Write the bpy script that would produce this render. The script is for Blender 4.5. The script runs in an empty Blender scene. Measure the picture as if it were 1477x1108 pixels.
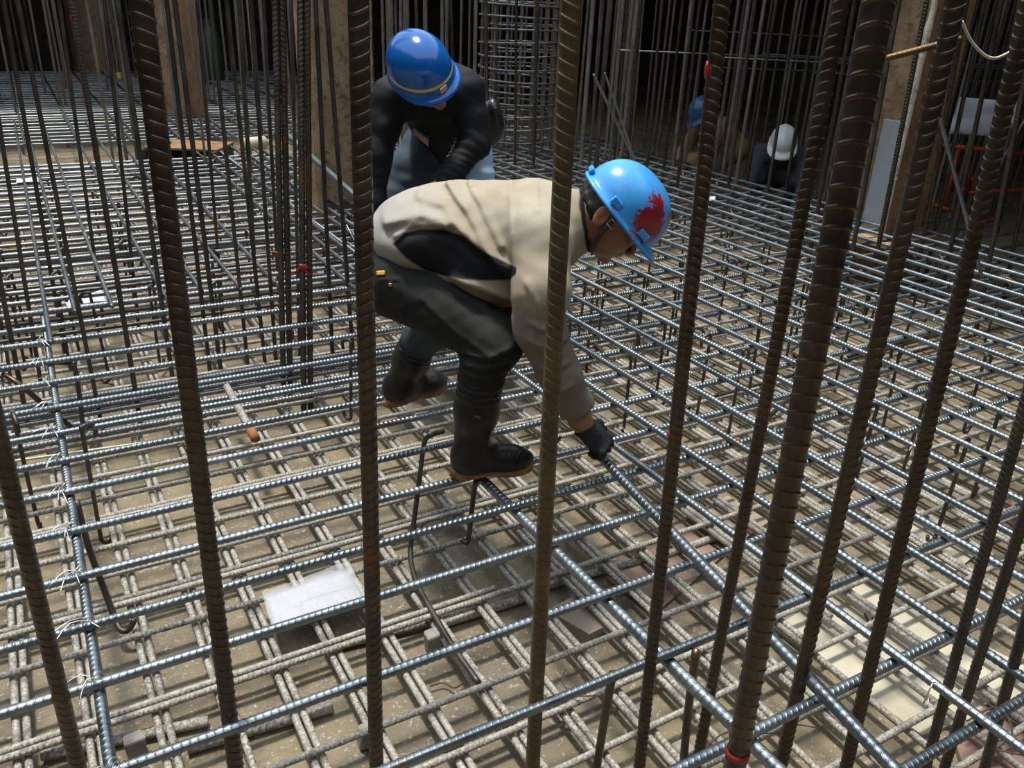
import bpy, math, random
import numpy as np
from mathutils import Matrix, Vector, Quaternion

# ------------------------------------------------------------------ camera, world, sun, exposure
FPX, PITCH, ROLL, YAWB, CAMH = 1200.0, math.radians(24.8), math.radians(2.5), math.radians(-30.85), 1.3
SLAB = -0.43          # top of the concrete blinding; z = 0 is the upper mat
scn = bpy.context.scene
col = scn.collection

def _axes():
    f = np.array([0, math.cos(PITCH), -math.sin(PITCH)]); r = np.array([1., 0, 0]); u = np.cross(r, f)
    c, s = math.cos(ROLL), math.sin(ROLL)
    r, u = c * r + s * u, -s * r + c * u
    c, s = math.cos(-YAWB), math.sin(-YAWB)
    M = np.array([[c, s, 0], [-s, c, 0], [0, 0, 1]])
    return M @ r, M @ u, M @ f
RT, UP, FW = _axes()
CAM = np.array([0, 0, CAMH])
FH = np.array([FW[0], FW[1], 0]); FH /= np.linalg.norm(FH)      # horizontal view direction
RH = np.array([FH[1], -FH[0], 0])                               # horizontal right

cam = bpy.data.cameras.new('camera'); cam_o = bpy.data.objects.new('camera', cam); col.objects.link(cam_o)
cam.sensor_width = 36; cam.lens = FPX / 1477 * 36; cam.clip_start = 0.02; cam.clip_end = 200
cam_o.matrix_world = Matrix(((RT[0], UP[0], -FW[0], CAM[0]), (RT[1], UP[1], -FW[1], CAM[1]), (RT[2], UP[2], -FW[2], CAM[2]), (0, 0, 0, 1)))
scn.camera = cam_o

world = bpy.data.worlds.new('overcast_sky'); scn.world = world; world.use_nodes = True
bg = world.node_tree.nodes['Background']; bg.inputs[0].default_value = (0.80, 0.90, 1.0, 1); bg.inputs[1].default_value = 2.2
sun = bpy.data.lights.new('sun', 'SUN'); sun.energy = 5.0; sun.angle = math.radians(7); sun.color = (1.0, 0.96, 0.88)
sun_o = bpy.data.objects.new('sun', sun); col.objects.link(sun_o)
sun_o.rotation_mode = 'QUATERNION'
sun_o.rotation_quaternion = Vector((-RH * 0.16 + FH * 0.10 + np.array([0, 0, 1.0]))).to_track_quat('Z', 'Y')
scn.view_settings.view_transform = 'Standard'; scn.view_settings.look = 'None'
scn.view_settings.exposure = -0.12; scn.view_settings.gamma = 1.0; scn.view_settings.use_curve_mapping = False

rnd = random.Random(7)

# ------------------------------------------------------------------ pixel helpers (photo frame 1477 x 1108)
def ray(x, y):
    return FW * FPX + RT * (x - 738.5) - UP * (y - 554)
def hit(x, y, z=0.0):
    d = ray(x, y); return CAM + d * ((z - CAMH) / d[2])
def atD(x, y, D):                      # point on the pixel's ray at horizontal distance D ahead of the camera
    d = ray(x, y); return CAM + d * (D / (d @ FH))
def L(u, D, z):
    return RH * u + FH * D + np.array([0, 0, z])
def pix(P):
    v = np.asarray(P) - CAM; w = v @ FW
    return 738.5 + FPX * (v @ RT) / w, 554 - FPX * (v @ UP) / w, w

# ------------------------------------------------------------------ materials
def new_mat(name):
    m = bpy.data.materials.new(name); m.use_nodes = True
    nt = m.node_tree; b = nt.nodes['Principled BSDF']
    return m, nt, b
def N(nt, typ, **kw):
    n = nt.nodes.new(typ)
    for k, v in kw.items(): setattr(n, k, v)
    return n
def noise(nt, coord, scale, detail=4, rough=0.6):
    t = N(nt, 'ShaderNodeTexNoise'); t.inputs['Scale'].default_value = scale; t.inputs['Detail'].default_value = detail; t.inputs['Roughness'].default_value = rough
    nt.links.new(coord, t.inputs['Vector']); return t.outputs['Fac']
def ramp(nt, fac, stops):
    r = N(nt, 'ShaderNodeValToRGB'); e = r.color_ramp.elements
    while len(e) < len(stops): e.new(0.5)
    for el, (p, c) in zip(e, stops):
        el.position = p; el.color = (c, c, c, 1) if isinstance(c, (int, float)) else (*c, 1)
    nt.links.new(fac, r.inputs['Fac']); return r.outputs['Color']
def mix(nt, fac, a, b, mode='MIX'):
    m = N(nt, 'ShaderNodeMix', data_type='RGBA', blend_type=mode)
    for sock, v in ((0, fac), (6, a), (7, b)):
        if hasattr(v, 'links'): nt.links.new(v, m.inputs[sock])
        elif isinstance(v, (int, float)): m.inputs[sock].default_value = v
        else: m.inputs[sock].default_value = (*v, 1)
    return m.outputs[2]
def bump(nt, b, h, strength, dist=0.01):
    n = N(nt, 'ShaderNodeBump'); n.inputs['Strength'].default_value = strength; n.inputs['Distance'].default_value = dist
    nt.links.new(h, n.inputs['Height']); nt.links.new(n.outputs['Normal'], b.inputs['Normal'])

def steel(name, c1, c2, rust, rust_amt, metal, rough, mortar=0.0):
    m, nt, b = new_mat(name)
    pos = N(nt, 'ShaderNodeNewGeometry').outputs['Position']; oi = N(nt, 'ShaderNodeObjectInfo').outputs['Random']
    c = mix(nt, ramp(nt, noise(nt, pos, 9), [(0.35, 0.0), (0.65, 1.0)]), c1, c2)
    c = mix(nt, ramp(nt, oi, [(0, 0.0), (1, 0.55)]), c, tuple(x * 0.62 for x in c1))
    r1 = ramp(nt, noise(nt, pos, 3.1, 6, 0.75), [(0.62 - rust_amt, 0.0), (0.70 - rust_amt * 0.6, 1.0)])
    c = mix(nt, r1, c, rust)
    if mortar:
        f = ramp(nt, noise(nt, pos, 120, 3, 0.7), [(0.52 - mortar * .2, 0.0), (0.60, 1.0)])
        c = mix(nt, f, c, (0.42, 0.39, 0.335))
    nt.links.new(c, b.inputs['Base Color'])
    b.inputs['Metallic'].default_value = metal
    nt.links.new(ramp(nt, noise(nt, pos, 14), [(0.3, rough - .12), (0.7, rough + .14)]), b.inputs['Roughness'])
    bump(nt, b, noise(nt, pos, 260, 2), 0.25, 0.002)
    return m
M = {}
M['top'] = steel('blue_grey_steel', (0.165, 0.20, 0.225), (0.295, 0.33, 0.355), (0.29, 0.18, 0.09), 0.01, 0.88, 0.35)
M['bottom'] = steel('mortar_dusted_steel', (0.17, 0.155, 0.135), (0.30, 0.27, 0.235), (0.24, 0.14, 0.08), 0.02, 0.15, 0.66, mortar=0.5)
M['post'] = steel('dark_brown_steel', (0.070, 0.052, 0.038), (0.125, 0.094, 0.068), (0.20, 0.09, 0.025), 0.03, 0.70, 0.33)
M['rusty'] = steel('rusty_brown_steel', (0.13, 0.085, 0.045), (0.20, 0.12, 0.05), (0.30, 0.13, 0.03), 0.16, 0.55, 0.48)
M['ochre'] = steel('ochre_rust_steel', (0.10, 0.072, 0.045), (0.18, 0.125, 0.06), (0.27, 0.14, 0.03), 0.10, 0.55, 0.40)
M['far'] = steel('dull_dark_steel', (0.14, 0.125, 0.105), (0.24, 0.215, 0.185), (0.24, 0.13, 0.06), 0.03, 0.45, 0.52)
M['tie'] = steel('dark_tie_steel', (0.075, 0.068, 0.06), (0.14, 0.125, 0.105), (0.22, 0.10, 0.04), 0.05, 0.75, 0.42)
M['rear'] = steel('rear_mat_steel', (0.16, 0.175, 0.19), (0.29, 0.305, 0.315), (0.22, 0.15, 0.095), 0.03, 0.85, 0.40)

def plain(name, colr, rough=0.7, metal=0.0, var=0.25, scale=30, bmp=0.2, spec=None, alt=None):
    m, nt, b = new_mat(name)
    co = N(nt, 'ShaderNodeTexCoord').outputs['Object']
    f = noise(nt, co, scale, 5)
    c = mix(nt, ramp(nt, f, [(0.35, 0.0), (0.65, 1.0)]), colr, alt or tuple(x * (1 - var) for x in colr))
    nt.links.new(c, b.inputs['Base Color']); b.inputs['Roughness'].default_value = rough; b.inputs['Metallic'].default_value = metal
    if spec is not None: b.inputs['Specular IOR Level'].default_value = spec
    if bmp: bump(nt, b, noise(nt, co, scale * 4, 3), bmp, 0.004)
    return m
M['wire'] = plain('galvanised_wire', (0.62, 0.62, 0.60), 0.35, 0.8, 0.1)
M['dark_wire'] = plain('dark_tie_wire', (0.09, 0.07, 0.05), 0.6, 0.4, 0.2)
M['skin'] = plain('tanned_skin', (0.30, 0.14, 0.075), 0.5, 0, 0.18, 60, 0.1)
M['hair'] = plain('black_hair', (0.012, 0.011, 0.011), 0.45, 0, 0.3, 120, 0.5)
M['glove'] = plain('black_knit_glove', (0.012, 0.012, 0.014), 0.8, 0, 0.3, 300, 0.4)
M['rubber'] = plain('black_rubber', (0.009, 0.008, 0.0075), 0.40, 0, 0.4, 18, 0.12, spec=.28, alt=(0.022, 0.019, 0.015))
M['rubber_dust'] = plain('dusty_rubber', (0.085, 0.078, 0.066), 0.6, 0, 0.4, 25, 0.3, alt=(0.25, 0.24, 0.21))
M['sole'] = plain('gum_sole', (0.30, 0.15, 0.055), 0.65, 0, 0.4, 40, 0.3)
M['black_cloth'] = plain('black_cloth', (0.012, 0.012, 0.016), 0.75, 0, 0.2, 60, 0.2)
M['navy'] = plain('charcoal_knit', (0.007, 0.007, 0.010), 0.7, 0, 0.2, 40, 0.2)
M['leather'] = plain('black_leather', (0.018, 0.017, 0.016), 0.28, 0, 0.3, 25, 0.5)
M['white'] = plain('white_paper', (0.55, 0.55, 0.61), 0.6, 0, 0.04, 20, 0.05)
M['strap'] = plain('grey_webbing', (0.06, 0.05, 0.038), 0.8, 0, 0.2, 200, 0.3)
M['buckle'] = plain('pale_buckle', (0.55, 0.48, 0.38), 0.3, 0.2, 0.1)
M['brass'] = plain('brass', (0.55, 0.28, 0.10), 0.35, 0.8, 0.1)
M['yellow'] = plain('yellow_tape', (0.75, 0.62, 0.07), 0.5, 0, 0.1)
M['orange_tag'] = plain('orange_tag', (0.70, 0.36, 0.02), 0.6, 0, 0.15)
M['pink'] = plain('faded_sticker', (0.62, 0.40, 0.33), 0.5, 0, 0.15)
M['green'] = plain('green_lanyard', (0.02, 0.16, 0.015), 0.6, 0, 0.3)
M['red'] = plain('red_paint', (0.28, 0.018, 0.016), 0.45, 0, 0.2)
M['red_frame'] = plain('red_oxide_paint', (0.62, 0.085, 0.028), 0.5, 0.0, 0.35, 20, 0.2)
M['grey_plate'] = plain('grey_painted_plate', (0.33, 0.37, 0.41), 0.4, 0.3, 0.12, 8, 0.1)
M['timber'] = plain('raw_timber', (0.42, 0.26, 0.14), 0.75, 0, 0.35, 30, 0.3)
M['block'] = plain('grey_mortar_block', (0.28, 0.26, 0.23), 0.9, 0, 0.3, 40, 0.4)
M['green_drum'] = plain('dark_green_paint', (0.03, 0.07, 0.045), 0.5, 0, 0.3, 12, 0.1)
M['pale_board'] = plain('pale_form_board', (0.50, 0.46, 0.36), 0.45, 0, 0.25, 4, 0.1, alt=(0.38, 0.34, 0.25))
M['red_board'] = plain('worn_red_board', (0.17, 0.075, 0.06), 0.6, 0, 0.4, 7, 0.2, alt=(0.24, 0.19, 0.14))
M['brown_board'] = plain('muddy_brown_board', (0.20, 0.135, 0.095), 0.65, 0, 0.4, 7, 0.2, alt=(0.33, 0.27, 0.20))

def mat_slab():
    m, nt, b = new_mat('muddy_concrete')
    pos = N(nt, 'ShaderNodeNewGeometry').outputs['Position']
    c = mix(nt, ramp(nt, noise(nt, pos, 1.7, 6), [(0.35, 0), (0.65, 1)]), (0.225, 0.176, 0.102), (0.15, 0.122, 0.08))
    c = mix(nt, ramp(nt, noise(nt, pos, 6.5, 6, 0.7), [(0.5, 0.0), (0.72, 0.8)]), c, (0.08, 0.062, 0.043))
    c = mix(nt, ramp(nt, noise(nt, pos, 85, 3, 0.6), [(0.60, 0.0), (0.68, 0.75)]), c, (0.44, 0.40, 0.32))
    nt.links.new(c, b.inputs['Base Color'])
    nt.links.new(ramp(nt, noise(nt, pos, 2.3, 4), [(0.4, 0.28), (0.6, 0.75)]), b.inputs['Roughness'])
    bump(nt, b, noise(nt, pos, 22, 8, 0.7), 0.5, 0.02)
    return m
M['slab'] = mat_slab()
def mat_rough(name, c1, c2, c3, scale=2.0):
    m, nt, b = new_mat(name)
    pos = N(nt, 'ShaderNodeNewGeometry').outputs['Position']
    c = mix(nt, ramp(nt, noise(nt, pos, scale, 6, 0.7), [(0.4, 0), (0.6, 1)]), c1, c2)
    c = mix(nt, ramp(nt, noise(nt, pos, scale * 4.2, 5, 0.7), [(0.52, 0), (0.66, 1)]), c, c3)
    nt.links.new(c, b.inputs['Base Color']); b.inputs['Roughness'].default_value = 0.85
    bump(nt, b, noise(nt, pos, scale * 14, 6, 0.7), 0.7, 0.02)
    return m
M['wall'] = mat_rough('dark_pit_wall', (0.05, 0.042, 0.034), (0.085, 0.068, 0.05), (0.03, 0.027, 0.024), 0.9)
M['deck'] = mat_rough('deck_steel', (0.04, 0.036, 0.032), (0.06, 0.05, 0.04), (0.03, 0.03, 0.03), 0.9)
M['column'] = mat_rough('rusty_column_steel', (0.30, 0.16, 0.07), (0.21, 0.115, 0.055), (0.12, 0.068, 0.036), 3.0)
M['crust'] = mat_rough('mortar_crust', (0.38, 0.27, 0.165), (0.28, 0.18, 0.10), (0.15, 0.092, 0.05), 5.0)
M['pale_crust'] = mat_rough('pale_mortar', (0.50, 0.45, 0.36), (0.38, 0.33, 0.26), (0.25, 0.19, 0.13), 9.0)

# ------------------------------------------------------------------ object helpers
def mesh_obj(name, me, m=None, parent=None, loc=None):
    o = bpy.data.objects.new(name, me); col.objects.link(o)
    if m is not None and not me.materials: me.materials.append(m)
    if parent is not None: o.parent = parent
    if loc is not None: o.location = loc
    return o
def make_mesh(name, V, F, smooth=True):
    me = bpy.data.meshes.new(name); me.from_pydata([tuple(map(float, v)) for v in V], [], F); me.update()
    if smooth: me.polygons.foreach_set('use_smooth', [True] * len(me.polygons))
    return me
def tag(o, label, cat, group=None):
    o['label'] = label; o['category'] = cat
    if group: o['group'] = group
    return o
def empty(name, loc=(0, 0, 0)):
    o = bpy.data.objects.new(name, None); col.objects.link(o); o.location = loc; o.empty_display_size = 0.1
    return o
def part(name, me, m, root):
    """a part whose mesh is written in world coordinates, parented to a root"""
    o = mesh_obj(name, me, m, root)
    o.matrix_parent_inverse = Matrix.Translation(root.location).inverted() if root.parent is None else Matrix.Identity(4)
    return o
def box_vf(c, ex, ey, ez):
    c = np.asarray(c, float); ex, ey, ez = (np.asarray(e, float) for e in (ex, ey, ez))
    V = [c + sx * ex + sy * ey + sz * ez for sz in (-1, 1) for sy in (-1, 1) for sx in (-1, 1)]
    F = [(0, 2, 3, 1), (4, 5, 7, 6), (0, 1, 5, 4), (2, 6, 7, 3), (0, 4, 6, 2), (1, 3, 7, 5)]
    return V, F
def box(name, c, ex, ey, ez, m, parent=None, bevel=0.0):
    V, F = box_vf(c, ex, ey, ez); me = make_mesh(name, V, F, False)
    o = mesh_obj(name, me, m) if parent is None else part(name, me, m, parent)
    if bevel:
        md = o.modifiers.new('bevel', 'BEVEL'); md.width = bevel; md.segments = 2
    return o
def tube_vf(path, r, ns=8, closed=False, cap=True):
    P = [np.asarray(p, float) for p in path]; n = len(P)
    R = r if hasattr(r, '__len__') else [r] * n
    V, F = [], []; ref = None
    for i in range(n):
        t = (P[(i + 1) % n] - P[i - 1]) if closed else P[min(i + 1, n - 1)] - P[max(i - 1, 0)]
        t = t / (np.linalg.norm(t) + 1e-12)
        if ref is None:
            ref = np.array([0, 0, 1.0]) if abs(t[2]) < 0.8 else np.array([1.0, 0, 0])
        a = ref - t * (ref @ t); a /= np.linalg.norm(a); b = np.cross(t, a); ref = a
        for k in range(ns):
            w = 2 * math.pi * k / ns; V.append(P[i] + R[i] * (math.cos(w) * a + math.sin(w) * b))
    for i in range(n if closed else n - 1):
        j = (i + 1) % n
        for k in range(ns):
            k2 = (k + 1) % ns; F.append((i * ns + k, i * ns + k2, j * ns + k2, j * ns + k))
    if cap and not closed:
        F.append(tuple(range(ns - 1, -1, -1))); F.append(tuple((n - 1) * ns + k for k in range(ns)))
    return V, F
def tube(name, path, r, m, parent=None, ns=8, closed=False):
    V, F = tube_vf(path, r, ns, closed); me = make_mesh(name, V, F)
    return mesh_obj(name, me, m) if parent is None else part(name, me, m, parent)
def smooth_path(pts, n=6):
    P = [np.asarray(p, float) for p in pts]; out = []
    for i in range(len(P) - 1):
        p0, p1, p2, p3 = P[max(i - 1, 0)], P[i], P[i + 1], P[min(i + 2, len(P) - 1)]
        for k in range(n):
            t = k / n
            out.append(0.5 * ((2 * p1) + (p2 - p0) * t + (2 * p0 - 5 * p1 + 4 * p2 - p3) * t * t + (3 * p1 - p0 - 3 * p2 + p3) * t ** 3))
    out.append(P[-1]); return out

# ribbed bar templates: unit diameter, axis +Z, shared by every bar with about the same number of ribs
PITCH_D = 0.64
_bars = {}
def bar_template(n, lod):
    key = (n, lod)
    if key in _bars: return _bars[key]
    ns, prof = {3: (20, [(0, 0), (.36, 0), (.39, .10), (.44, .95), (.50, 1.05), (.56, .95), (.61, .10), (.64, 0)]),
                2: (12, [(0, 0), (.34, 0), (.43, 1), (.57, 1), (.66, 0)]),
                1: (8, [(0, 0), (.42, 1), (.6, 1)]),
                0: (6, [(0, 0), (.5, 1)])}[lod]
    th = np.arange(ns) * 2 * math.pi / ns
    sn = np.abs(np.sin(th)); cres = np.clip((sn - 0.20) / 0.5, 0, 1) ** 0.6
    lon = (sn < 0.05).astype(float)
    rings = []
    for i in range(n):
        for off, h in prof: rings.append(((i + off) * PITCH_D, h))
    rings.append((n * PITCH_D, 0.0))
    V = np.zeros((len(rings), ns, 3))
    for i, (z, h) in enumerate(rings):
        r = 0.468 + 0.050 * h * cres + 0.055 * lon * (lod >= 2)
        edge = min(z, n * PITCH_D - z)
        dz = 0.22 * np.cos(th) * min(1.0, edge / 0.5)
        V[i, :, 0] = r * np.cos(th); V[i, :, 1] = r * np.sin(th); V[i, :, 2] = z + dz
    nr = len(rings); idx = np.arange(nr * ns).reshape(nr, ns)
    q = np.stack([idx[:-1], np.roll(idx, -1, 1)[:-1], np.roll(idx, -1, 1)[1:], idx[1:]], -1).reshape(-1, 4)
    F = q.tolist() + [tuple(range(ns - 1, -1, -1)), tuple(int(x) for x in idx[-1])]
    me = bpy.data.meshes.new('ribbed_bar'); me.from_pydata(V.reshape(-1, 3).tolist(), [], F); me.update()
    me.polygons.foreach_set('use_smooth', [True] * len(me.polygons))
    _bars[key] = me; me.materials.append(None); return me
_QN = [int(round(6 * 1.22 ** k)) for k in range(40)]
def rebar(name, p0, p1, d, m, label=None, cat='steel bar', group=None, parent=None, lod=None):
    p0 = np.asarray(p0, float); p1 = np.asarray(p1, float); Ln = np.linalg.norm(p1 - p0)
    if lod is None:
        ts = np.linspace(0, 1, 40); w = 0.0
        for t in ts:
            X, Y, dep = pix(p0 + (p1 - p0) * t)
            if dep > 0.2 and -80 < X < 1560 and -80 < Y < 1190: w = max(w, d * FPX / dep)
        lod = 3 if w > 17 else 2 if w > 8 else 1 if w > 4.5 else 0
    n = Ln / (PITCH_D * d); n = min(_QN, key=lambda q: abs(math.log(q / n)))
    me = bar_template(n, lod)
    o = bpy.data.objects.new(name, me); col.objects.link(o)
    q = Vector(p1 - p0).to_track_quat('Z', 'Y') @ Quaternion((0, 0, 1), rnd.uniform(0, 6.28))
    o.matrix_world = Matrix.LocRotScale(Vector(p0), q, Vector((d, d, Ln / (n * PITCH_D))))
    o.material_slots[0].link = 'OBJECT'; o.material_slots[0].material = m
    if parent is not None:
        o.parent = parent; o.matrix_parent_inverse = Matrix.Translation(parent.location).inverted()
    if label: tag(o, label, cat, group)
    return o

# ------------------------------------------------------------------ setting: pit floor, walls, unseen deck overhead shaping the light
def structure(o): o['kind'] = 'structure'; return o
X0, X1, Y0, Y1, ZT = -7.0, 13.0, -5.0, 19.0, 6.5
structure(box('floor', ((X0 + X1) / 2, (Y0 + Y1) / 2, SLAB - 0.15), ((X1 - X0) / 2, 0, 0), (0, (Y1 - Y0) / 2, 0), (0, 0, 0.15), M['slab']))
zc, hz = (ZT + SLAB) / 2, (ZT - SLAB) / 2
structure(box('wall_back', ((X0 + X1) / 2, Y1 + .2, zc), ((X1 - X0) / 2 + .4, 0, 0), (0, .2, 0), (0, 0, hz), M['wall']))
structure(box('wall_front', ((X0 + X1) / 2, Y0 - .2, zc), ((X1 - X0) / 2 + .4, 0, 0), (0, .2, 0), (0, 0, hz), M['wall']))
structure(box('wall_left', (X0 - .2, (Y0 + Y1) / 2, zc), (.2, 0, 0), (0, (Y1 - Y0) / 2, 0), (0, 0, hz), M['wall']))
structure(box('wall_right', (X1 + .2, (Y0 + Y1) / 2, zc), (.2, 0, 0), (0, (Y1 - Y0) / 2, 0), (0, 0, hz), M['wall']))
DECKZ = 3.9
HX0, HX1, HY0, HY1 = -2.8, 4.7, -1.6, 11.5      # unseen deck spread round this opening so daylight falls from above
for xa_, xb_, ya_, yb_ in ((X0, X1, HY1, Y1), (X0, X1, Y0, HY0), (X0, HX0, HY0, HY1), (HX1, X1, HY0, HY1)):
    structure(box('shading_deck', ((xa_ + xb_) / 2, (ya_ + yb_) / 2, DECKZ), ((xb_ - xa_) / 2, 0, 0), (0, (yb_ - ya_) / 2, 0), (0, 0, .12), M['deck']))

# ------------------------------------------------------------------ rusty H-section posts with mortar crust
def h_post(px, py, z, w, label, yaw=0.0, plate=False):
    b = hit(px, py, z); root = empty('steel_post', (b[0], b[1], SLAB)); tag(root, label, 'steel post', 'king posts standing in the mats')
    toC = np.array([-b[0], -b[1], 0]); toC /= np.linalg.norm(toC)
    c, s = math.cos(yaw), math.sin(yaw); toC = np.array([c * toC[0] - s * toC[1], s * toC[0] + c * toC[1], 0])
    sd = np.array([-toC[1], toC[0], 0]); h = w / 2; zt = DECKZ - .12; zm, zh = (zt + SLAB) / 2, (zt - SLAB) / 2
    base = np.array([b[0], b[1], 0])
    for sg in (-1, 1):
        fl = box('flange', base + sd * sg * (h - .01) + [0, 0, zm], sd * .010, toC * h, (0, 0, zh), M['column'], root, .003)
        # crumbly mortar along the flange's front edge
        n = 60; V, F = [], []
        r = random.Random(int(px) * 3 + sg)
        for i in range(n + 1):
            zz = SLAB + .3 + (zt - SLAB - .3) * i / n; k = .006 + .010 * r.random()
            p = base + sd * sg * (h - .012) + toC * (h + .001) + [0, 0, zz]
            V += [p - sd * (.016 + k), p - sd * (.010 + k) + toC * k, p + sd * (.012 + k * .6) + toC * k, p + sd * (.014 + k * .4)]
            if i:
                for j in range(3): F.append(((i - 1) * 4 + j, (i - 1) * 4 + j + 1, i * 4 + j + 1, i * 4 + j))
                F.append(((i - 1) * 4 + 3, (i - 1) * 4, i * 4, i * 4 + 3))
        part('mortar_edge', make_mesh('mortar_edge', V, F), M['pale_crust' if plate else 'crust'], root)
    box('web', base + [0, 0, zm], sd * (h - .02), toC * .008, (0, 0, zh), M['column'], root)
    # lumpy mortar skin left on the web
    nx, nz = 14, 150; V, F = [], []; r = random.Random(int(px))
    for j in range(nz + 1):
        for i in range(nx + 1):
            a = -1 + 2 * i / nx; zz = SLAB + .05 + (zt - SLAB - .05) * j / nz
            k = .012 + .016 * abs(math.sin(zz * 9 + a * 3) * math.sin(zz * 23 + a * 7 + 1)) + .006 * r.random()
            V.append(base + sd * a * (h - .021) + toC * k + [0, 0, zz])
    for j in range(nz):
        for i in range(nx): F.append((j * (nx + 1) + i, j * (nx + 1) + i + 1, (j + 1) * (nx + 1) + i + 1, (j + 1) * (nx + 1) + i))
    part('mortar_skin', make_mesh('mortar_skin', V, F), M['crust'], root)
    if plate:
        box('base_plate', base + [0, 0, -.06], sd * .30, toC * .30, (0, 0, .012), M['timber'], root, .003)
        box('stiffener_plate', base + toC * .10 + sd * .06 + [0, 0, .33], sd * .095, toC * .008, (0, 0, .36), M['grey_plate'], root, .002)
    return root
h_post(490, 292, 0, .38, 'rusty brown steel post with mortar crust beside the worker in the black shirt', 0.25)
h_post(256, 165, 0, .46, 'brown steel post standing between the long rear bars and the dark opening', -0.35)
h_post(140, 105, 0, .50, 'brown steel post at the far end of the rear mat', 0.3)
h_post(1262, 322, 0, .42, 'rusty steel post with pale mortar edges and a grey plate at its foot', -0.55, plate=True)

# ------------------------------------------------------------------ upper mat
ORD = ['', 'first', 'second', 'third', 'fourth', 'fifth', 'sixth', 'seventh', 'eighth', 'ninth', 'tenth', 'eleventh', 'twelfth', 'thirteenth', 'fourteenth', 'fifteenth', 'sixteenth', 'seventeenth', 'eighteenth', 'nineteenth', 'twentieth', 'last']
G_TA = 'cross bars of the upper mat'
YA = [3.71, 3.535, 3.32, 3.12, 2.90, 2.70, 2.51, 2.32, 2.11, 1.90, 1.705, 1.51, 1.27, 1.05, 0.80, 0.60]
for i, y in enumerate(YA):
    xe = 6.0 if y > 2.6 else 5.2
    lab = 'blue-grey upper-mat cross bar that the front boot stands on' if i == 9 else 'blue-grey upper-mat cross bar, %s from the boot bar toward the %s' % (ORD[abs(i - 9)], 'mortar-crusted post' if i < 9 else 'spacer blocks')
    rebar('upper_mat_bar', (-0.75, y, 0), (xe, y - .02 - (0.03 if i >= 13 else 0), 0), 0.0225, M['top'], lab, 'steel bar', G_TA)
G_TB = 'lengthwise bars of the upper mat'
for k, x in enumerate([1.48, 1.67, 1.855, 2.01, 2.18, 2.375, 2.55, 2.725, 2.905, 3.08, 3.265, 3.43, 3.60, 3.86, 3.97, 4.15, 4.34, 4.52, 4.71, 4.90, 5.10]):
    y0 = 0.25 if x > 1.6 else 0.45
    rebar('upper_mat_bar', (x, y0 + rnd.uniform(-.05, .05), .0235), (x + rnd.uniform(-.015, .015), 7.6, .0235), 0.0225, M['top'], 'bluish lengthwise bar over the cross bars, %s counted from the thick bar under the boot' % ORD[k + 1], 'steel bar', G_TB)
rebar('upper_mat_bar', (-0.055, 1.12, -.024), (-0.03, 3.95, -.024), 0.024, M['top'], 'steel bar with orange rust flecks wired under the cross bars', 'steel bar')
rebar('upper_mat_bar', (1.045, 2.05, -.026), (1.06, 0.62, -.026), 0.030, M['top'], 'thick dark bar running lengthwise from under the front boot', 'steel bar')
# rear part: cross bars further off, then the long smooth-looking bars whose ends stop short
G_RA = 'cross bars of the rear mat'
yy = 3.92; k = 0
while yy < 15.5:
    if not (7.45 < yy < 8.25):
        x0 = -2.6 - 0.1 * yy + rnd.uniform(-.2, .2); x1 = 5.3 if yy < 7.6 else 4.6 + rnd.uniform(-.3, .5)
        rebar('rear_mat_bar', (x0, yy, rnd.uniform(-.004, .004)), (x1, yy - .02, 0), 0.022 if k % 5 else 0.027, M['rear'], 'grey bar running crosswise in the rear mat among the upright bars', 'steel bar', G_RA)
    yy += rnd.uniform(.15, .19) if yy < 7.5 else rnd.uniform(.17, .24); k += 1
for i in range(17):
    y_ = 4.0 + i * .2 + rnd.uniform(-.05, .05); rebar('rear_mat_bar', (-2.8, y_, -.13 - .02 * (i % 3)), (2.2 if y_ < 5 else 5.2, y_ + rnd.uniform(-.05, .05), -.14), .020, M['tie'], 'dark bar hung crosswise under the rear mat', 'steel bar', 'cross bars hung under the rear mat')
for i in range(6):
    y_ = 7.48 + i * .13; rebar('rear_mat_bar', (-3.2, y_, -.22), (2.0, y_, -.22), .022, M['tie'], 'dark sunken bar in the gap of the rear mat', 'steel bar', 'bars in the gap of the rear mat')
G_RB = 'long bars with ends stopping short of the front mat'
for x, ye in [(-1.15, 3.9), (-.85, 3.9), (-.6, 3.85), (-.34, 3.9), (-0.02, 3.45), (.09, 3.78), (.235, 3.79), (.46, 3.77), (.62, 3.85), (.79, 3.81), (.955, 3.76), (1.27, 3.2), (1.37, 3.9), (1.46, 4.3), (1.60, 4.5), (1.75, 5.0), (1.95, 5.3), (2.15, 5.6), (2.4, 6.6)]:
    rebar('rear_mat_bar', (x, ye, .026), (x + rnd.uniform(0, .08), 9.4 + rnd.uniform(0, 1.5), .03), 0.020, M['rear'], 'long grey bar lying lengthwise over the rear mat', 'steel bar', G_RB)
for x in np.arange(-1.2, 4.6, .42):
    rebar('rear_mat_bar', (x, 8.3, .024), (x + .05, 15.6, .024), 0.022, M['rear'], 'grey bar lying lengthwise in the farthest part of the mat', 'steel bar', 'lengthwise bars of the far mat')

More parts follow.
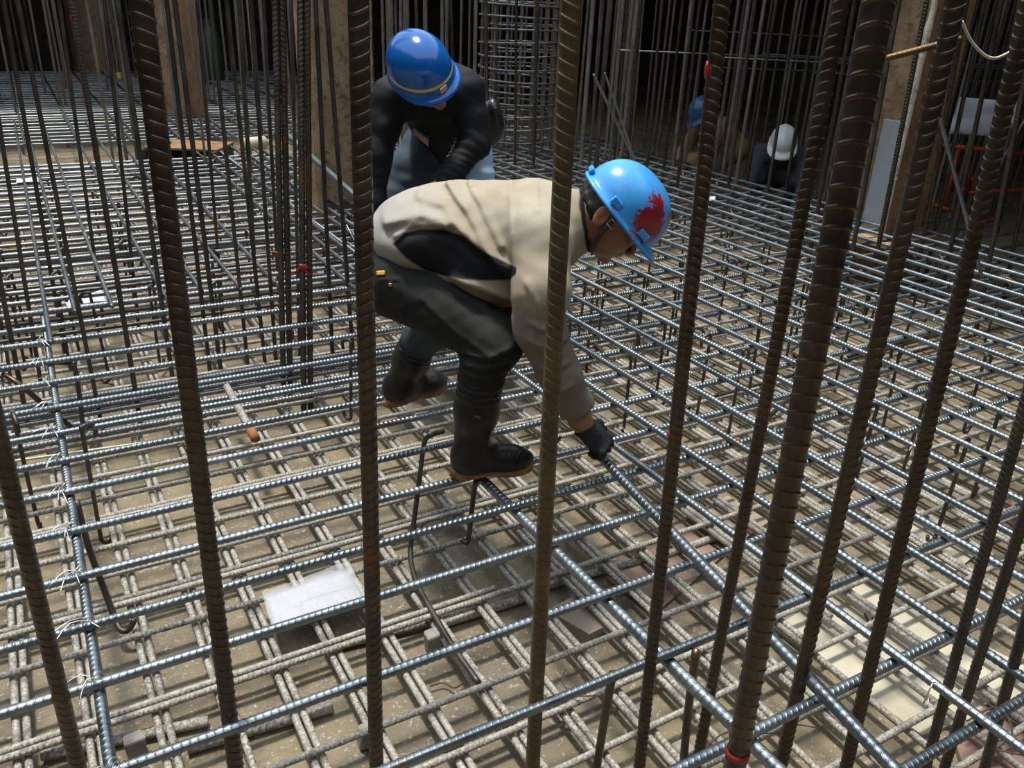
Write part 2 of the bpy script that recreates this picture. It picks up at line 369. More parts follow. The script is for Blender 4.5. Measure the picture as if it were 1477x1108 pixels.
# ------------------------------------------------------------------ lower mat
ZBA, ZBB = -0.355, -0.378
G_BA, G_BB = 'cross bars of the lower mat', 'paired lengthwise bars of the lower mat'
ya = 0.68; k = 0
while ya < 9.4:
    y = ya + rnd.uniform(-.012, .012)
    rebar('lower_mat_bar', (-0.9, y, ZBA), (6.2, y - .015, ZBA), 0.019, M['bottom'], 'mortar-dusted bar running crosswise in the lower mat', 'steel bar', G_BA)
    if k % 3 == 1 and ya < 3.4:
        a = rnd.uniform(-.9, -.6); rebar('lower_mat_bar', (a, y + .022, ZBA), (rnd.uniform(.75, 1.9), y + .024, ZBA), 0.019, M['bottom'], 'short lap bar lying against a crosswise bar of the lower mat', 'steel bar', 'lap bars of the lower mat')
    ya += 0.155 if ya < 4 else 0.2; k += 1
xb = -1.01; k = 0
while xb < 6.3:
    ye = 7.5
    rebar('lower_mat_bar', (xb - .011, 0.45, ZBB), (xb - .013, ye, ZBB), 0.019, M['bottom'], 'mortar-dusted bar running lengthwise in the lower mat', 'steel bar', G_BB)
    if xb < 3.2: rebar('lower_mat_bar', (xb + .012, 0.45 + rnd.uniform(0, .8), ZBB), (xb + .013, ye, ZBB), 0.019, M['bottom'], 'mortar-dusted bar running lengthwise in the lower mat', 'steel bar', G_BB)
    xb += 0.153 if xb < 3.2 else 0.2; k += 1
# loose bundle of bars lying between the mats behind the far boot
for j, (pa, pb) in enumerate([((285, 545), (523, 509)), ((300, 557), (523, 526)), ((300, 566), (523, 532)), ((310, 576), (523, 540)), ((330, 590), (523, 548))]):
    zb_ = -.32 + .026 * (j % 2); a = hit(*pa, zb_); a = np.array([-.9, a[1], zb_]); b = np.array([2.9, a[1] - .02, zb_]); d = (b - a) * 0
    rebar('loose_bar', a - d * 1.1, b + d * 2.4, 0.024, M['rear'], 'loose bar in the bundle lying between the mats behind the boots', 'steel bar', 'bundle of loose bars between the mats')

# loose offcuts scattered over the lower mat beyond the held bar
for i in range(26):
    x, y = rnd.uniform(1.9, 4.9), rnd.uniform(1.6, 5.6); a_ = rnd.choice([0, 0, 1.57, 1.57, .35, 1.2]) + rnd.uniform(-.12, .12); l_ = rnd.uniform(.3, .9); z_ = ZBA + .021 + .002 * i / 3
    v_ = np.array([math.cos(a_), math.sin(a_), 0]) * l_
    rebar('loose_bar', np.array([x, y, z_]) - v_, np.array([x, y, z_]) + v_, rnd.choice([.016, .019, .022]), M['bottom'] if i % 3 else M['tie'], 'loose bar length lying on the lower mat under the bluish lengthwise bars', 'steel bar', 'loose bars on the lower mat')
# short lengths on the slab under the lower mat
G_SP = 'spacer bars lying under the lower mat'
for pa, pb in [((490, 930), (690, 880)), ((620, 905), (760, 862)), ((790, 845), (935, 805)), ((960, 800), (1040, 772)), ((270, 1080), (480, 1020)), ((60, 1090), (300, 1040))]:
    a, b = hit(*pa, -.41), hit(*pb, -.41)
    rebar('spacer_bar', a, b, 0.028, M['bottom'], 'short mortar-covered bar lying on the slab under the lower mat', 'steel bar', G_SP)
# stub with a rust-red cut end lying over the lower mat
a, b = hit(327, 558, -.2), hit(368, 632, -.2)
st = rebar('bar_stub', a, b, 0.032, M['bottom'], 'thick bar stub with an orange rusty cut end behind the far boot', 'steel bar')
bpy.context.view_layer.update()
V, F = tube_vf([a + (b - a) * .80, a + (b - a) * 1.01], .0175, 12); o = mesh_obj('rusty_end', make_mesh('rusty_end', V, F), plain('orange_rust', (.34, .13, .04), .8, 0, .4, 30, .3)); o.parent = st; o.matrix_parent_inverse = st.matrix_world.inverted(); o['label'] = 'orange rusty cut end'

# bar held by the worker
HB0 = hit(868, 660, .065)
HB1 = hit(1292, 1112, .042)
dv = (HB1 - HB0) / np.linalg.norm(HB1 - HB0)
rebar('held_bar', HB0 - dv * .03, HB1 + dv * .25, 0.027, M['top'], 'thick ribbed bar whose end the black glove is gripping', 'steel bar')
# ------------------------------------------------------------------ bent ties and supports between the mats
def tie_mesh(h, r=.007):
    p = [(.045, 0, -.03), (.05, 0, .0), (.03, 0, .018), (0, 0, .02), (0, 0, -.01)]
    p += [(0, 0, -h + .03), (0, 0, -h), (.012, 0, -h - .018), (.035, 0, -h - .015), (.05, 0, -h + .012)]
    V, F = tube_vf(smooth_path(p, 4), r, 7); return make_mesh('hooked_tie', V, F)
TIE = [tie_mesh(.33), tie_mesh(.37), tie_mesh(.40)]
for t in TIE: t.materials.append(M['tie'])
def tie(x, y, rz, k=None, tilt=0.0):
    o = bpy.data.objects.new('hooked_tie', TIE[rnd.randrange(3) if k is None else k]); col.objects.link(o)
    o.location = (x, y, .0); o.rotation_euler = (tilt, rnd.uniform(-.06, .06), rz)
    tag(o, 'dark hooked tie bar hanging between the upper and lower mats', 'tie bar', 'hooked ties between the mats')
for px_, py_ in [(20, 604), (119, 625), (16, 432), (85, 430), (1071, 512), (1297, 512), (873, 409), (506, 499), (1395, 640), (1180, 470), (855, 425), (975, 420), (930, 400), (1000, 480), (1150, 430), (1230, 450), (1340, 560), (1420, 520), (960, 470), (1265, 590), (1440, 600), (1130, 395), (1050, 380)]:
    h = hit(px_, py_, 0); tie(h[0], h[1], rnd.uniform(0, 6.28))
for x in np.arange(1.7, 5.2, .36):
    for y in np.arange(2.5, 7.2, .42):
        if rnd.random() < .75: tie(x + rnd.uniform(-.06, .06), y + rnd.uniform(-.06, .06), rnd.uniform(0, 6.28))
for x in np.arange(-.8, 1.5, .31):
    for y in np.arange(4.0, 7.2, .45):
        if rnd.random() < .8: tie(x + rnd.uniform(-.06, .06), y + rnd.uniform(-.06, .06), rnd.uniform(0, 6.28))
def px_path(pts): return [hit(x, y, z) for x, y, z in pts]
tag(tube('support_bar', smooth_path(px_path([(640, 622, .012), (622, 628, .01), (612, 640, -.03), (604, 700, -.15), (596, 760, -.27), (592, 800, -.345), (600, 838, -.345), (622, 880, -.345), (655, 935, -.345), (690, 985, -.345)]), 5), .0085, M['tie'], None, 9),
    'bent support bar standing between the mats in front of the boot', 'support bar')
tag(tube('support_bar', smooth_path(px_path([(700, 690, -.012), (690, 692, -.014), (685, 700, -.03), (680, 740, -.16), (676, 775, -.25), (672, 783, -.265), (666, 778, -.258)]), 5), .0085, M['tie'], None, 9),
    'dark hooked support bar hanging below the sole of the front boot', 'support bar')
tag(tube('support_bar', smooth_path(px_path([(110, 722, -.02), (128, 790, -.15), (150, 850, -.27), (166, 893, -.345), (175, 909, -.362), (186, 908, -.36), (194, 893, -.335)]), 5), .009, M['tie'], None, 9),
    'dark bent bar hooking down beside the rust-flecked bar', 'support bar')
tag(tube('support_bar', smooth_path(px_path([(884, 972, -.005), (880, 990, -.05), (868, 1060, -.24), (858, 1125, -.40)]), 5), .010, M['tie'], None, 9),
    'dark bar leg standing under a cross bar by the slab in front', 'support bar')
tag(tube('support_bar', smooth_path(px_path([(1004, 938, -.005), (1002, 955, -.03), (992, 1030, -.22), (984, 1120, -.41)]), 5), .010, M['tie'], None, 9),
    'dark bar leg standing beside the thick lengthwise bar', 'support bar')
tag(tube('support_bar', smooth_path(px_path([(5, 540, -.02), (30, 556, -.05), (70, 590, -.16), (110, 622, -.27)]), 5), .010, M['post'], None, 9),
    'slanting brown bar crossing under the rust-flecked bar', 'support bar')
tag(tube('support_bar', smooth_path(px_path([(72, 524, -.02), (98, 524, -.02), (108, 532, -.04), (113, 560, -.14), (118, 600, -.26), (121, 640, -.36)]), 5), .009, M['tie'], None, 9),
    'dark hooked bar with a round bend wired to the rust-flecked bar', 'support bar')

# wire ties twisted at crossings of the rust-flecked bar
for y in YA[1:13]:
    p = np.array([-0.05, y, .014]); r = rnd
    root = empty('wire_tie', p); tag(root, 'bright twisted wire tie with loose tails on the rust-flecked bar', 'wire tie', 'wire ties along the rust-flecked bar')
    for s_ in range(3):
        a = rnd.uniform(2.6, 4.9); l = rnd.uniform(.05, .09)
        q = [p + np.array([rnd.uniform(-.012, .012), rnd.uniform(-.012, .012), 0]), p + np.array([math.cos(a) * l * .4, math.sin(a) * l * .4, .012]), p + np.array([math.cos(a + .3) * l, math.sin(a + .3) * l, -.012 + rnd.uniform(0, .02)])]
        tube('wire_tail', smooth_path(q, 3), .0012, M['wire'], root, 5)
    ring = [p + np.array([.013 * math.cos(t), .0, -.012 + .026 * math.sin(t)]) + np.array([0, .012 * math.cos(t), 0]) for t in np.linspace(0, 2 * math.pi, 12, endpoint=False)]
    tube('wire_loop', ring, .0012, M['wire'], root, 5, True)
for px_, py_ in [(1347, 462), (1290, 440), (1318, 648), (1405, 480), (1466, 505), (1100, 300), (400, 300), (380, 310), (1335, 1005), (990, 545)]:
    p = hit(px_, py_, .035); root = empty('wire_tie', p); tag(root, 'small bright wire tie on the lengthwise bars', 'wire tie', 'wire ties on the rear crossings')
    for s_ in range(2):
        a = rnd.uniform(0, 6.28); tube('wire_tail', smooth_path([p - [0, 0, .02], p + np.array([math.cos(a) * .02, math.sin(a) * .02, .02]), p + np.array([math.cos(a) * .045, math.sin(a) * .045, .01])], 3), .0016, M['wire'], root, 5)

# ------------------------------------------------------------------ upright bars
def upright(x0, y0, x1, y1, D, d, m, label, group=None, ztop=2.4, zbot=SLAB):
    a, b = atD(x0, y0, D), atD(x1, y1, D); v = (a - b) / (a[2] - b[2])
    p0 = a + v * (zbot - a[2]); p1 = a + v * (ztop - a[2])
    return rebar('upright_bar', p0, p1, d, m, label, 'steel bar', group)
def based(x0, y0, xb, yb, d, m, label, group=None, zb=-.38, ztop=2.8):
    b = hit(xb, yb, zb); return upright(x0, y0, xb, yb, b @ FH, d, m, label, group, ztop)
upright(0, 640, 113, 1108, 1.22, .030, M['post'], 'upright ribbed bar leaning at the edge of the tied mat')
upright(203, 0, 340, 1108, 1.20, .033, M['post'], 'upright dark ribbed bar with yellowish rust streaks beside the plastic-covered sheet')
upright(517, 0, 543, 1108, 1.27, .031, M['post'], 'upright ribbed bar standing before the hem of the beige jacket')
upright(824, 0, 768, 1108, 1.30, .030, M['ochre'], 'upright orange-rusted ribbed bar standing before the beige sleeve')
b5 = upright(1042, 0, 922, 1108, 1.32, .0265, M['post'], 'upright ribbed bar with a red paint mark beside the painted blue helmet')
upright(1214, 0, 1004, 1108, 1.34, .0245, M['post'], 'upright brown bar standing close beside the thickest bar')
b7 = upright(1268, 0, 1060, 1108, 0.97, .036, M['post'], 'thickest upright brown bar with red tape near its foot')
upright(1380, 0, 1125, 1108, 1.33, .029, M['post'], 'upright bar with bright crescent ribs to which the rusty stub is fixed')
upright(1487, 0, 1220, 1108, 1.35, .027, M['post'], 'upright dark ribbed bar standing before the white sheet')
G_R = 'dark uprights over the pale board'
for a in [(1474, 600, 1335, 1108, 1.36), (1477, 745, 1362, 1108, 1.40), (1477, 905, 1420, 1108, 1.40)]:
    upright(*a, .022, M['tie'], 'dark upright bar standing over the pale board', G_R)
for i, (a, xoff) in enumerate([((397, 0, 409, 562), 0), ((407, 0, 419, 562), 0), ((433, 0, 438, 580), 0), ((443, 0, 448, 580), 0)]):
    based(*a, .027, M['post' if i % 2 else 'tie'], 'thick upright bar of a touching pair beside the mortar-crusted post', 'paired uprights by the crusted post')
G_M = 'slender uprights in the rear mat'
LM = 'slender dark upright bar rising through the long rear bars'
for a in [(25, 0, 146, 610), (169, 0, 249, 546), (240, 0, 303, 537), (252, 0, 319, 540), (303, 0, 358, 531), (327, 0, 383, 531), (361, 0, 398, 521), (-30, 0, 60, 560), (-60, 100, 38, 600), (455, 0, 480, 520), (470, 0, 510, 520), (420, 0, 432, 500), (150, 0, 200, 470), (215, 0, 262, 470), (380, 0, 405, 480), (85, 0, 150, 470), (284, 0, 322, 455), (345, 0, 372, 460), (5, 0, 92, 500)]:
    based(*a, rnd.choice([.018, .019, .021]), M['tie'], LM, G_M)
rb = based(103, 0, 201, 600, .021, M['tie'], 'slender upright bar dabbed with red paint among the long rear bars')
def dab(bar, zs, m=M['red']):
    mw = bar.matrix_world; ln = len(bar.data.vertices)
    a = np.array(mw.translation); ax = np.array((mw.to_3x3() @ Vector((0, 0, 1))).normalized()); d = mw.to_scale()[0]
    for z0, l in zs:
        t = (z0 - a[2]) / ax[2]; p = a + ax * t - RH * d * .16
        V, F = tube_vf([p, p + ax * l * .3, p + ax * l * .7, p + ax * l], [d * .36, d * .42, d * .42, d * .36], 10)
        o = mesh_obj('paint_mark', make_mesh('paint_mark', V, F), m); o.parent = bar; o.matrix_parent_inverse = bar.matrix_world.inverted(); o['label'] = 'red paint mark'
bpy.context.view_layer.update()
dab(rb, [(1.15, .04), (.88, .04), (.70, .04), (.48, .03), (.30, .03)])
dab(b5, [(1.205, .024), (.60, .012)])
t7 = atD(1064, 1085, .97); a7 = np.array((b7.matrix_world.to_3x3() @ Vector((0, 0, 1))).normalized())
t7 = np.array(b7.matrix_world.translation) + a7 * ((t7[2] - b7.matrix_world.translation[2]) / a7[2])
V, F = tube_vf([t7 - a7 * .006, t7 + a7 * .006], .0195, 16); o = mesh_obj('red_tape', make_mesh('red_tape', V, F), M['red']); o.parent = b7; o.matrix_parent_inverse = b7.matrix_world.inverted(); o['label'] = 'red tape ring'
# uprights on the right, mid distance
G_N = 'uprights between the front row and the dense cages'
LN = 'upright dark ribbed bar standing between the front row and the dense cages'
for a in [(882, 0, 850, 330), (870, 0, 842, 330), (905, 0, 880, 300), (1233, 0, 1165, 385), (1297, 0, 1214, 446), (1337, 0, 1248, 452), (1445, 0, 1352, 452), (1500, 0, 1409, 470), (1365, 0, 1270, 446), (1420, 0, 1335, 400), (1490, 60, 1440, 330), (985, 0, 950, 310), (1010, 0, 968, 340), (1090, 0, 1040, 340), (1120, 0, 1066, 330), (1150, 0, 1096, 350), (955, 0, 925, 330), (925, 0, 897, 320), (1075, 0, 1030, 300), (1180, 0, 1122, 340), (1470, 0, 1388, 400), (1530, 0, 1450, 420), (1395, 0, 1318, 420), (700, 0, 705, 330), (745, 0, 742, 300), (775, 0, 768, 310), (650, 0, 660, 300), (600, 0, 610, 300)]:
    based(*a, rnd.choice([.025, .027, .029]), M['post' if rnd.random() < .5 else 'tie'], LN, G_N)
# the dense thickets behind
G_D = 'dense uprights in the dark background'
LD = 'dull upright bar in the dense dark thicket behind the mats'
TAKEN = [(hit(490, 292)[:2], .35), (hit(256, 165)[:2], .4), (hit(140, 105)[:2], .4), (hit(1262, 322)[:2], .36), (hit(745, 213)[:2], .45), ((hit(745, 213) + FH * .9 + RH * .1)[:2], .47), (hit(272, 222)[:2], .42), (atD(1130, 203, 7.75)[:2], .55), (atD(1012, 160, 8.3)[:2], .6), (atD(1413, 168, 6.4)[:2], .25), (atD(306, 95, 13.5)[:2], .25)]
def thick(n, xa, xb_, Da, Db, dd):
    while n:
        x = rnd.uniform(xa, xb_); D = rnd.uniform(Da, Db); p = atD(x, 150, D)
        if any(np.hypot(p[0] - c_[0], p[1] - c_[1]) < r_ for c_, r_ in TAKEN): continue
        n -= 1; TAKEN.append((p[:2], .07))
        p0 = np.array([p[0], p[1], SLAB]); lean = np.array([rnd.uniform(-.05, .05), rnd.uniform(-.05, .05), 0])
        rebar('upright_bar', p0, p0 + lean + [0, 0, DECKZ - .3 - SLAB], rnd.choice(dd), M['far'], LD, 'steel bar', G_D)
thick(105, 820, 1500, 6.8, 10.5, [.025, .029, .032, .035])
thick(16, 1290, 1500, 7.9, 8.7, [.022, .025])
thick(14, 1290, 1500, 8, 10, [.025, .029])
thick(48, -30, 460, 8.5, 15.0, [.025, .029, .032])
thick(22, 520, 700, 6.5, 10, [.025, .029, .032])
thick(16, 150, 450, 6.2, 8.5, [.022, .025])
for i in range(7):
    x = rnd.uniform(840, 1250); D = rnd.uniform(7, 9); z = rnd.choice([.62, .8, .95, 1.1])
    p = atD(x, 150, D); p = np.array([p[0], p[1], z]); q = p + RH * rnd.uniform(1.5, 2.6) + FH * rnd.uniform(-.3, .3)
    rebar('stirrup_bar', p, q, .014, M['rear'], 'thin level bar tied across the dense uprights', 'steel bar', 'level bars across the dense uprights')
# round column cage
cc = hit(745, 213, 0); root = empty('column_cage', (cc[0], cc[1], SLAB)); tag(root, 'round cage of upright bars and many hoops behind the two workers', 'rebar cage')
for i in range(18):
    t = 2 * math.pi * i / 18; p = np.array([cc[0] + .36 * math.cos(t), cc[1] + .36 * math.sin(t), SLAB])
    rebar('cage_bar', p, p + [0, 0, 3.6], .029, M['far'], parent=root)
for i in range(24):
    z = .0 + i * .105; V = [np.array([cc[0] + .385 * math.cos(t), cc[1] + .385 * math.sin(t), z + .012 * math.sin(t + i)]) for t in np.linspace(0, 2 * math.pi, 28, endpoint=False)]
    tube('hoop', V, .0085, M['rear'], root, 6, True)
for i in range(13):
    z = .02 + i * .21; c2 = cc + FH * .9 + RH * .1
    V = [np.array([c2[0] + .42 * math.cos(t), c2[1] + .42 * math.sin(t), z]) for t in np.linspace(0, 2 * math.pi, 28, endpoint=False)]
    if i == 0:
        root2 = empty('column_cage', (c2[0], c2[1], SLAB)); tag(root2, 'second round cage standing behind the many-hooped one', 'rebar cage')
        for j in range(16):
            t = 2 * math.pi * j / 16; p = np.array([c2[0] + .40 * math.cos(t), c2[1] + .40 * math.sin(t), SLAB]); rebar('cage_bar', p, p + [0, 0, 3.6], .029, M['far'], parent=root2)
    tube('hoop', V, .0085, M['rear'], root2, 6, True)

# slanting rods and wires
a, b = atD(447, 224, 5.0), atD(523, 292, 4.6)
tag(tube('slanting_rod', [a + (a - b) * .5, b + (b - a) * 2.0], .019, M['rear'], None, 12), 'smooth pale rod slanting past the mortar-crusted post', 'rod')
a, b = atD(856, 107, 6.0), atD(914, 228, 6.0)
rebar('slanting_rod', a, a + (b - a) * ((a[2] - .03) / (a[2] - b[2])), .020, M['rear'], 'thin rod leaning above the painted blue helmet', 'rod')
a, b = atD(872, 105, 6.6), atD(915, 228, 6.6)
rebar('slanting_rod', a, a + (b - a) * ((a[2] - .03) / (a[2] - b[2])), .020, M['far'], 'second thin rod leaning behind the painted blue helmet', 'rod')
a, b = atD(1268, 87, 1.365), atD(1386, 56, 1.355)
st = rebar('rusty_stub', a, b, .0105, M['rusty'], 'short rusty ribbed stub fixed level across an upright', 'steel bar')
a, b = atD(1353, 160, 4.4), atD(1398, 330, 4.4)
rebar('slanting_rod', a, a + (b - a) * ((a[2] - .03) / (a[2] - b[2])), .020, M['rear'], 'grey rod leaning in front of the red frame', 'rod')
a, b = atD(1480, 170, 6.6), atD(1430, 260, 6.6)
rebar('slanting_rod', a + (a - b), a + (b - a) * ((a[2] + .40) / (a[2] - b[2])), .024, M['rear'], 'grey rod leaning past the white sheet', 'rod')
tag(tube('hanging_wire', smooth_path([atD(1387, 30, 1.36), atD(1400, 58, 1.36), atD(1418, 78, 1.36), atD(1433, 84, 1.36), atD(1447, 80, 1.36), atD(1466, 70, 1.36)], 5), .0022, M['buckle'], None, 7), 'pale sagging wire hanging above the white sheet', 'wire')

# ------------------------------------------------------------------ red trestle frame, white sheet
fr = hit(1400, 318, SLAB); root = empty('steel_trestle', fr); tag(root, 'red oxide steel trestle frame among the uprights', 'steel frame')
DF = float(fr @ FH)
for i, (p, q, dd) in enumerate([((1300, 207), (1330, 212), 0), ((1350, 209), (1477, 222), 0), ((1302, 207), (1285, 290), 0), ((1330, 290), (1440, 325), 0), ((1357, 210), (1355, 262), .2), ((1384, 210), (1360, 305), 0), ((1400, 195), (1396, 278), .1), ((1374, 250), (1392, 312), 0), ((1398, 278), (1477, 274), 0), ((1402, 255), (1412, 280), .1), ((1460, 165), (1440, 190), .2), ((1440, 222), (1425, 300), .1)]):
    a, b = atD(*p, DF - .2 + dd), atD(*q, DF - .2 + dd)
    tube('frame_tube', [a, b], .022 if i < 4 else .016, M['red_frame'], root, 6)
def sheet(name, corners, m, label, cat, n=10, amp=.004, thick=.0012, root=None):
    A, B, C_, D_ = [np.asarray(c, float) for c in corners]; V, F = [], []
    nn = np.cross(B - A, D_ - A); nn /= np.linalg.norm(nn)
    r = random.Random(len(label))
    for s_ in (0, 1):
        for j in range(n + 1):
            for i in range(n + 1):
                s, t = i / n, j / n; p = A * (1 - s) * (1 - t) + B * s * (1 - t) + C_ * s * t + D_ * (1 - s) * t
                w = amp * (math.sin(6 * s + 2 * t) + .6 * math.sin(13 * t + 4 * s) + .4 * math.sin(21 * s - 9 * t))
                V.append(p + nn * (w + (thick if s_ else 0)))
    m0 = (n + 1) ** 2
    for j in range(n):
        for i in range(n):
            a = j * (n + 1) + i; q = (a, a + 1, a + n + 2, a + n + 1); F.append(q[::-1]); F.append(tuple(x + m0 for x in q))
    ring = [i for i in range(n)] + [j * (n + 1) + n for j in range(n)] + [n * (n + 1) + n - i for i in range(n)] + [(n - j) * (n + 1) for j in range(n)]
    for a, b in zip(ring, ring[1:] + ring[:1]): F.append((a, b, b + m0, a + m0))
    me = make_mesh(name, V, F)
    o = mesh_obj(name, me, m) if root is None else part(name, me, m, root)
    if root is None: tag(o, label, cat)
    return o
DS = 6.4
for xx_, dd_ in ((1378, DS + .03), (1449, DS + .03), (1464, 6.92)):
    p_ = atD(xx_, 165, dd_); rebar('upright_bar', (p_[0], p_[1], SLAB), (p_[0], p_[1], 2.8), .022, M['far'], 'dull upright bar that the blank white sheet hangs on', 'steel bar', 'uprights carrying the white sheet')
sheet('white_sheet', [atD(1385, 140, DS), atD(1458, 146, DS), atD(1441, 197, DS), atD(1369, 193, DS)], M['white'], 'blank white sheet hung among the uprights above the red frame', 'sheet', 8, .008, .003)
sheet('white_sheet', [atD(1462, 147, 6.9), atD(1473, 147, 6.9), atD(1462, 185, 6.9), atD(1455, 185, 6.9)], M['white'], 'narrow white sheet seen edge-on beside the larger blank one', 'sheet', 4, .008, .003)

# ------------------------------------------------------------------ papers, blocks, boards, litter
zp = -.325
root = empty('covered_sheet', hit(455, 862, zp)); tag(root, 'white drawing sheet in a crinkled clear sleeve lying on the lower mat', 'paper sheet')
def mat_print():
    m, nt, b = new_mat('paper_with_pencil_lines')
    co = N(nt, 'ShaderNodeTexCoord').outputs['Object']
    b.inputs['Base Color'].default_value = (0.24, 0.25, 0.31, 1); b.inputs['Roughness'].default_value = .35
    b.inputs['Coat Weight'].default_value = 1.0; b.inputs['Coat Roughness'].default_value = .12
    bump(nt, b, noise(nt, co, 26, 3, .6), .9, .01)
    return m
sheet('paper', [hit(*p, zp) for p in ((382, 860), (498, 819), (519, 862), (395, 904))], mat_print(), 'p', 'x', 14, .0022, .0015, root)
mf, nt, b_ = new_mat('clear_film'); b_.inputs['Roughness'].default_value = .12; b_.inputs['Alpha'].default_value = .22; b_.inputs['Base Color'].default_value = (.9, .9, .9, 1)
sheet('clear_sleeve', [hit(*p, zp + .006) for p in ((377, 852), (504, 810), (528, 860), (393, 908))], mf, 'p', 'x', 18, .0035, .0006, root)
for pts in ([(437, 868), (470, 857), (508, 846)], [(434, 866), (433, 880), (440, 888)], [(446, 858), (447, 866)], [(460, 890), (466, 886)]):
    tube('pencil_line', px_path([(x, y, zp + .0035) for x, y in pts]), .0007, M['dark_wire'], root, 5)
sheet('paper', [hit(*p, -.1) for p in ((92, 430), (155, 418), (160, 432), (97, 442))], M['white'], 'small white paper strip caught among the bars behind the tied mat', 'paper sheet', 6, .004)
sheet('paper', [hit(*p, .03) for p in ((24, 257), (55, 256), (56, 262), (23, 263))], M['white'], 'white scrap lying on the rear mat', 'paper sheet', 4, .004)
sheet('paper', [hit(*p, .03) for p in ((1024, 283), (1032, 283), (1032, 289), (1023, 289))], M['white'], 'tiny white tag behind the red-marked upright', 'paper sheet', 3, .002)
def blob(name, c, r, m, label, cat, seed=1):
    rr = random.Random(seed); V, F = box_vf(c, (r[0], 0, 0), (0, r[1], 0), (0, 0, r[2])); V = [v + np.array([rr.uniform(-.2, .2) * r[k] for k in range(3)]) for v in V]
    o = mesh_obj(name, make_mesh(name, V, F, False), m); md = o.modifiers.new('bevel', 'BEVEL'); md.width = min(r) * .3; md.segments = 2
    return tag(o, label, cat)
for i, (px_, py_) in enumerate([(625, 925), (530, 1060), (195, 1075), (985, 1090)]):
    h = hit(px_, py_, -.395); blob('spacer_block', h, (.024, .022, .030), M['block'], ['grey mortar spacer block under the lower mat by the bent support', 'grey mortar spacer block near the front upright', 'grey mortar spacer block below the tied bar', 'dark spacer block by the bar leg'][i], 'block', i)
def board(pts, m, label, t=.012, z=SLAB):
    P = [hit(x, y, z + t) for x, y in pts]; n = len(P)
    V = [p for p in P] + [p - [0, 0, t + .004] for p in P]
    F = [tuple(range(n)), tuple(range(2 * n - 1, n - 1, -1))] + [(i, (i + 1) % n, n + (i + 1) % n, n + i) for i in range(n)]
    F = [f[::-1] for f in F]
    return tag(mesh_obj('form_board', make_mesh('form_board', V, F, False), m), label, 'board')
board([(1115, 905), (1235, 835), (1477, 960), (1477, 1010), (1330, 1060)], M['pale_board'], 'pale flat board lying on the slab under the dark uprights')
board([(1375, 1060), (1440, 1000), (1500, 1040), (1500, 1140), (1400, 1140)], M['red_board'], 'red-stained board on the slab beside the pale board', .02)
board([(875, 835), (985, 760), (1045, 800), (945, 885)], M['red_board'], 'worn reddish board under the bars beside the held bar')
board([(790, 880), (845, 850), (870, 905), (850, 915)], M['brown_board'], 'short brown timber offcut under the cross bar', .035)
board([(990, 745), (1050, 715), (1110, 752), (1055, 790)], M['brown_board'], 'brown board on the slab beyond the worn reddish one', .019)
board([(1205, 690), (1290, 650), (1345, 700), (1255, 745)], M['brown_board'], 'muddy brown board under the rear of the lengthwise bars')
board([(1280, 770), (1330, 735), (1420, 790), (1370, 830)], M['pale_board'], 'small pale board on the slab beside the muddy brown one')
board([(1435, 742), (1490, 715), (1520, 760), (1470, 785)], M['red_board'], 'small red board at the edge of the lower mat', .03)
# litter: pale tube, dark opening, drum, ribbons, loose wires
a, b = hit(352, 209, .06), hit(388, 205, .06)
tag(tube('plastic_bottle', [a, a + (b - a) * .05, a + (b - a) * .8, a + (b - a) * .9, b], [.02, .06, .06, .03, .025], M['pale_board'], None, 12), 'pale yellow-white bottle lying on the rear mat', 'bottle')
a = hit(174, 110, .03); blob('yellow_cap', a, (.10, .07, .05), M['yellow'], 'small yellow cap on the far mat beside the farthest post', 'cap', 3)
hh = hit(272, 222, -.02); root = empty('sump_box', (hh[0], hh[1], SLAB)); tag(root, 'dark open steel box set into the rear mat', 'box')
for nm, off, ex, ey, ez in (('side_plate', -RH * .30, FH * .25, RH * .008, .16), ('side_plate', RH * .30, FH * .25, RH * .008, .16), ('end_plate', FH * .25, RH * .30, FH * .008, .16), ('top_plate', FH * .05, RH * .31, FH * .22, .008)):
    zc_ = -.16 if nm != 'top_plate' else .045
    box(nm, hh * [1, 1, 0] + off + [0, 0, zc_], ex, ey, (0, 0, ez if nm == 'top_plate' else .2), M['deck'] if nm != 'top_plate' else M['column'], root)
dd = atD(306, 95, 13.5); 
V, F = tube_vf([(dd[0], dd[1], SLAB), (dd[0], dd[1], .5), (dd[0], dd[1], .72), (dd[0], dd[1], .86)], [.17, .17, .12, .05], 16); tag(mesh_obj('gas_cylinder', make_mesh('gas_cylinder', V, F), M['green_drum']), 'dark green cylinder standing in the far background', 'gas cylinder')
def ribbon(px_, py_, D, label, k=1.0):
    p = atD(px_, py_, D); root = empty('red_ribbon', p); tag(root, label, 'ribbon')
    for s_ in range(3):
        q = [p + RH * rnd.uniform(-.01, .01), p + k * (RH * rnd.uniform(-.035, .035) + [0, 0, rnd.uniform(-.01, .02)]), p + k * (RH * rnd.uniform(-.05, .05) + [0, 0, rnd.uniform(-.05, .0)])]
        tube('ribbon_tail', smooth_path(q, 3), .006 * k, M['red'], root, 5)
ribbon(442, 388, 3.33, 'red plastic ribbon tied round the paired uprights'); ribbon(403, 366, 3.5, 'small red ribbon on the smooth side of the paired uprights')
_h = hit(939, 806, -.385); ribbon(939, 806, float(_h @ FH), 'red dab of tape on a short bar under the lower mat', .45)
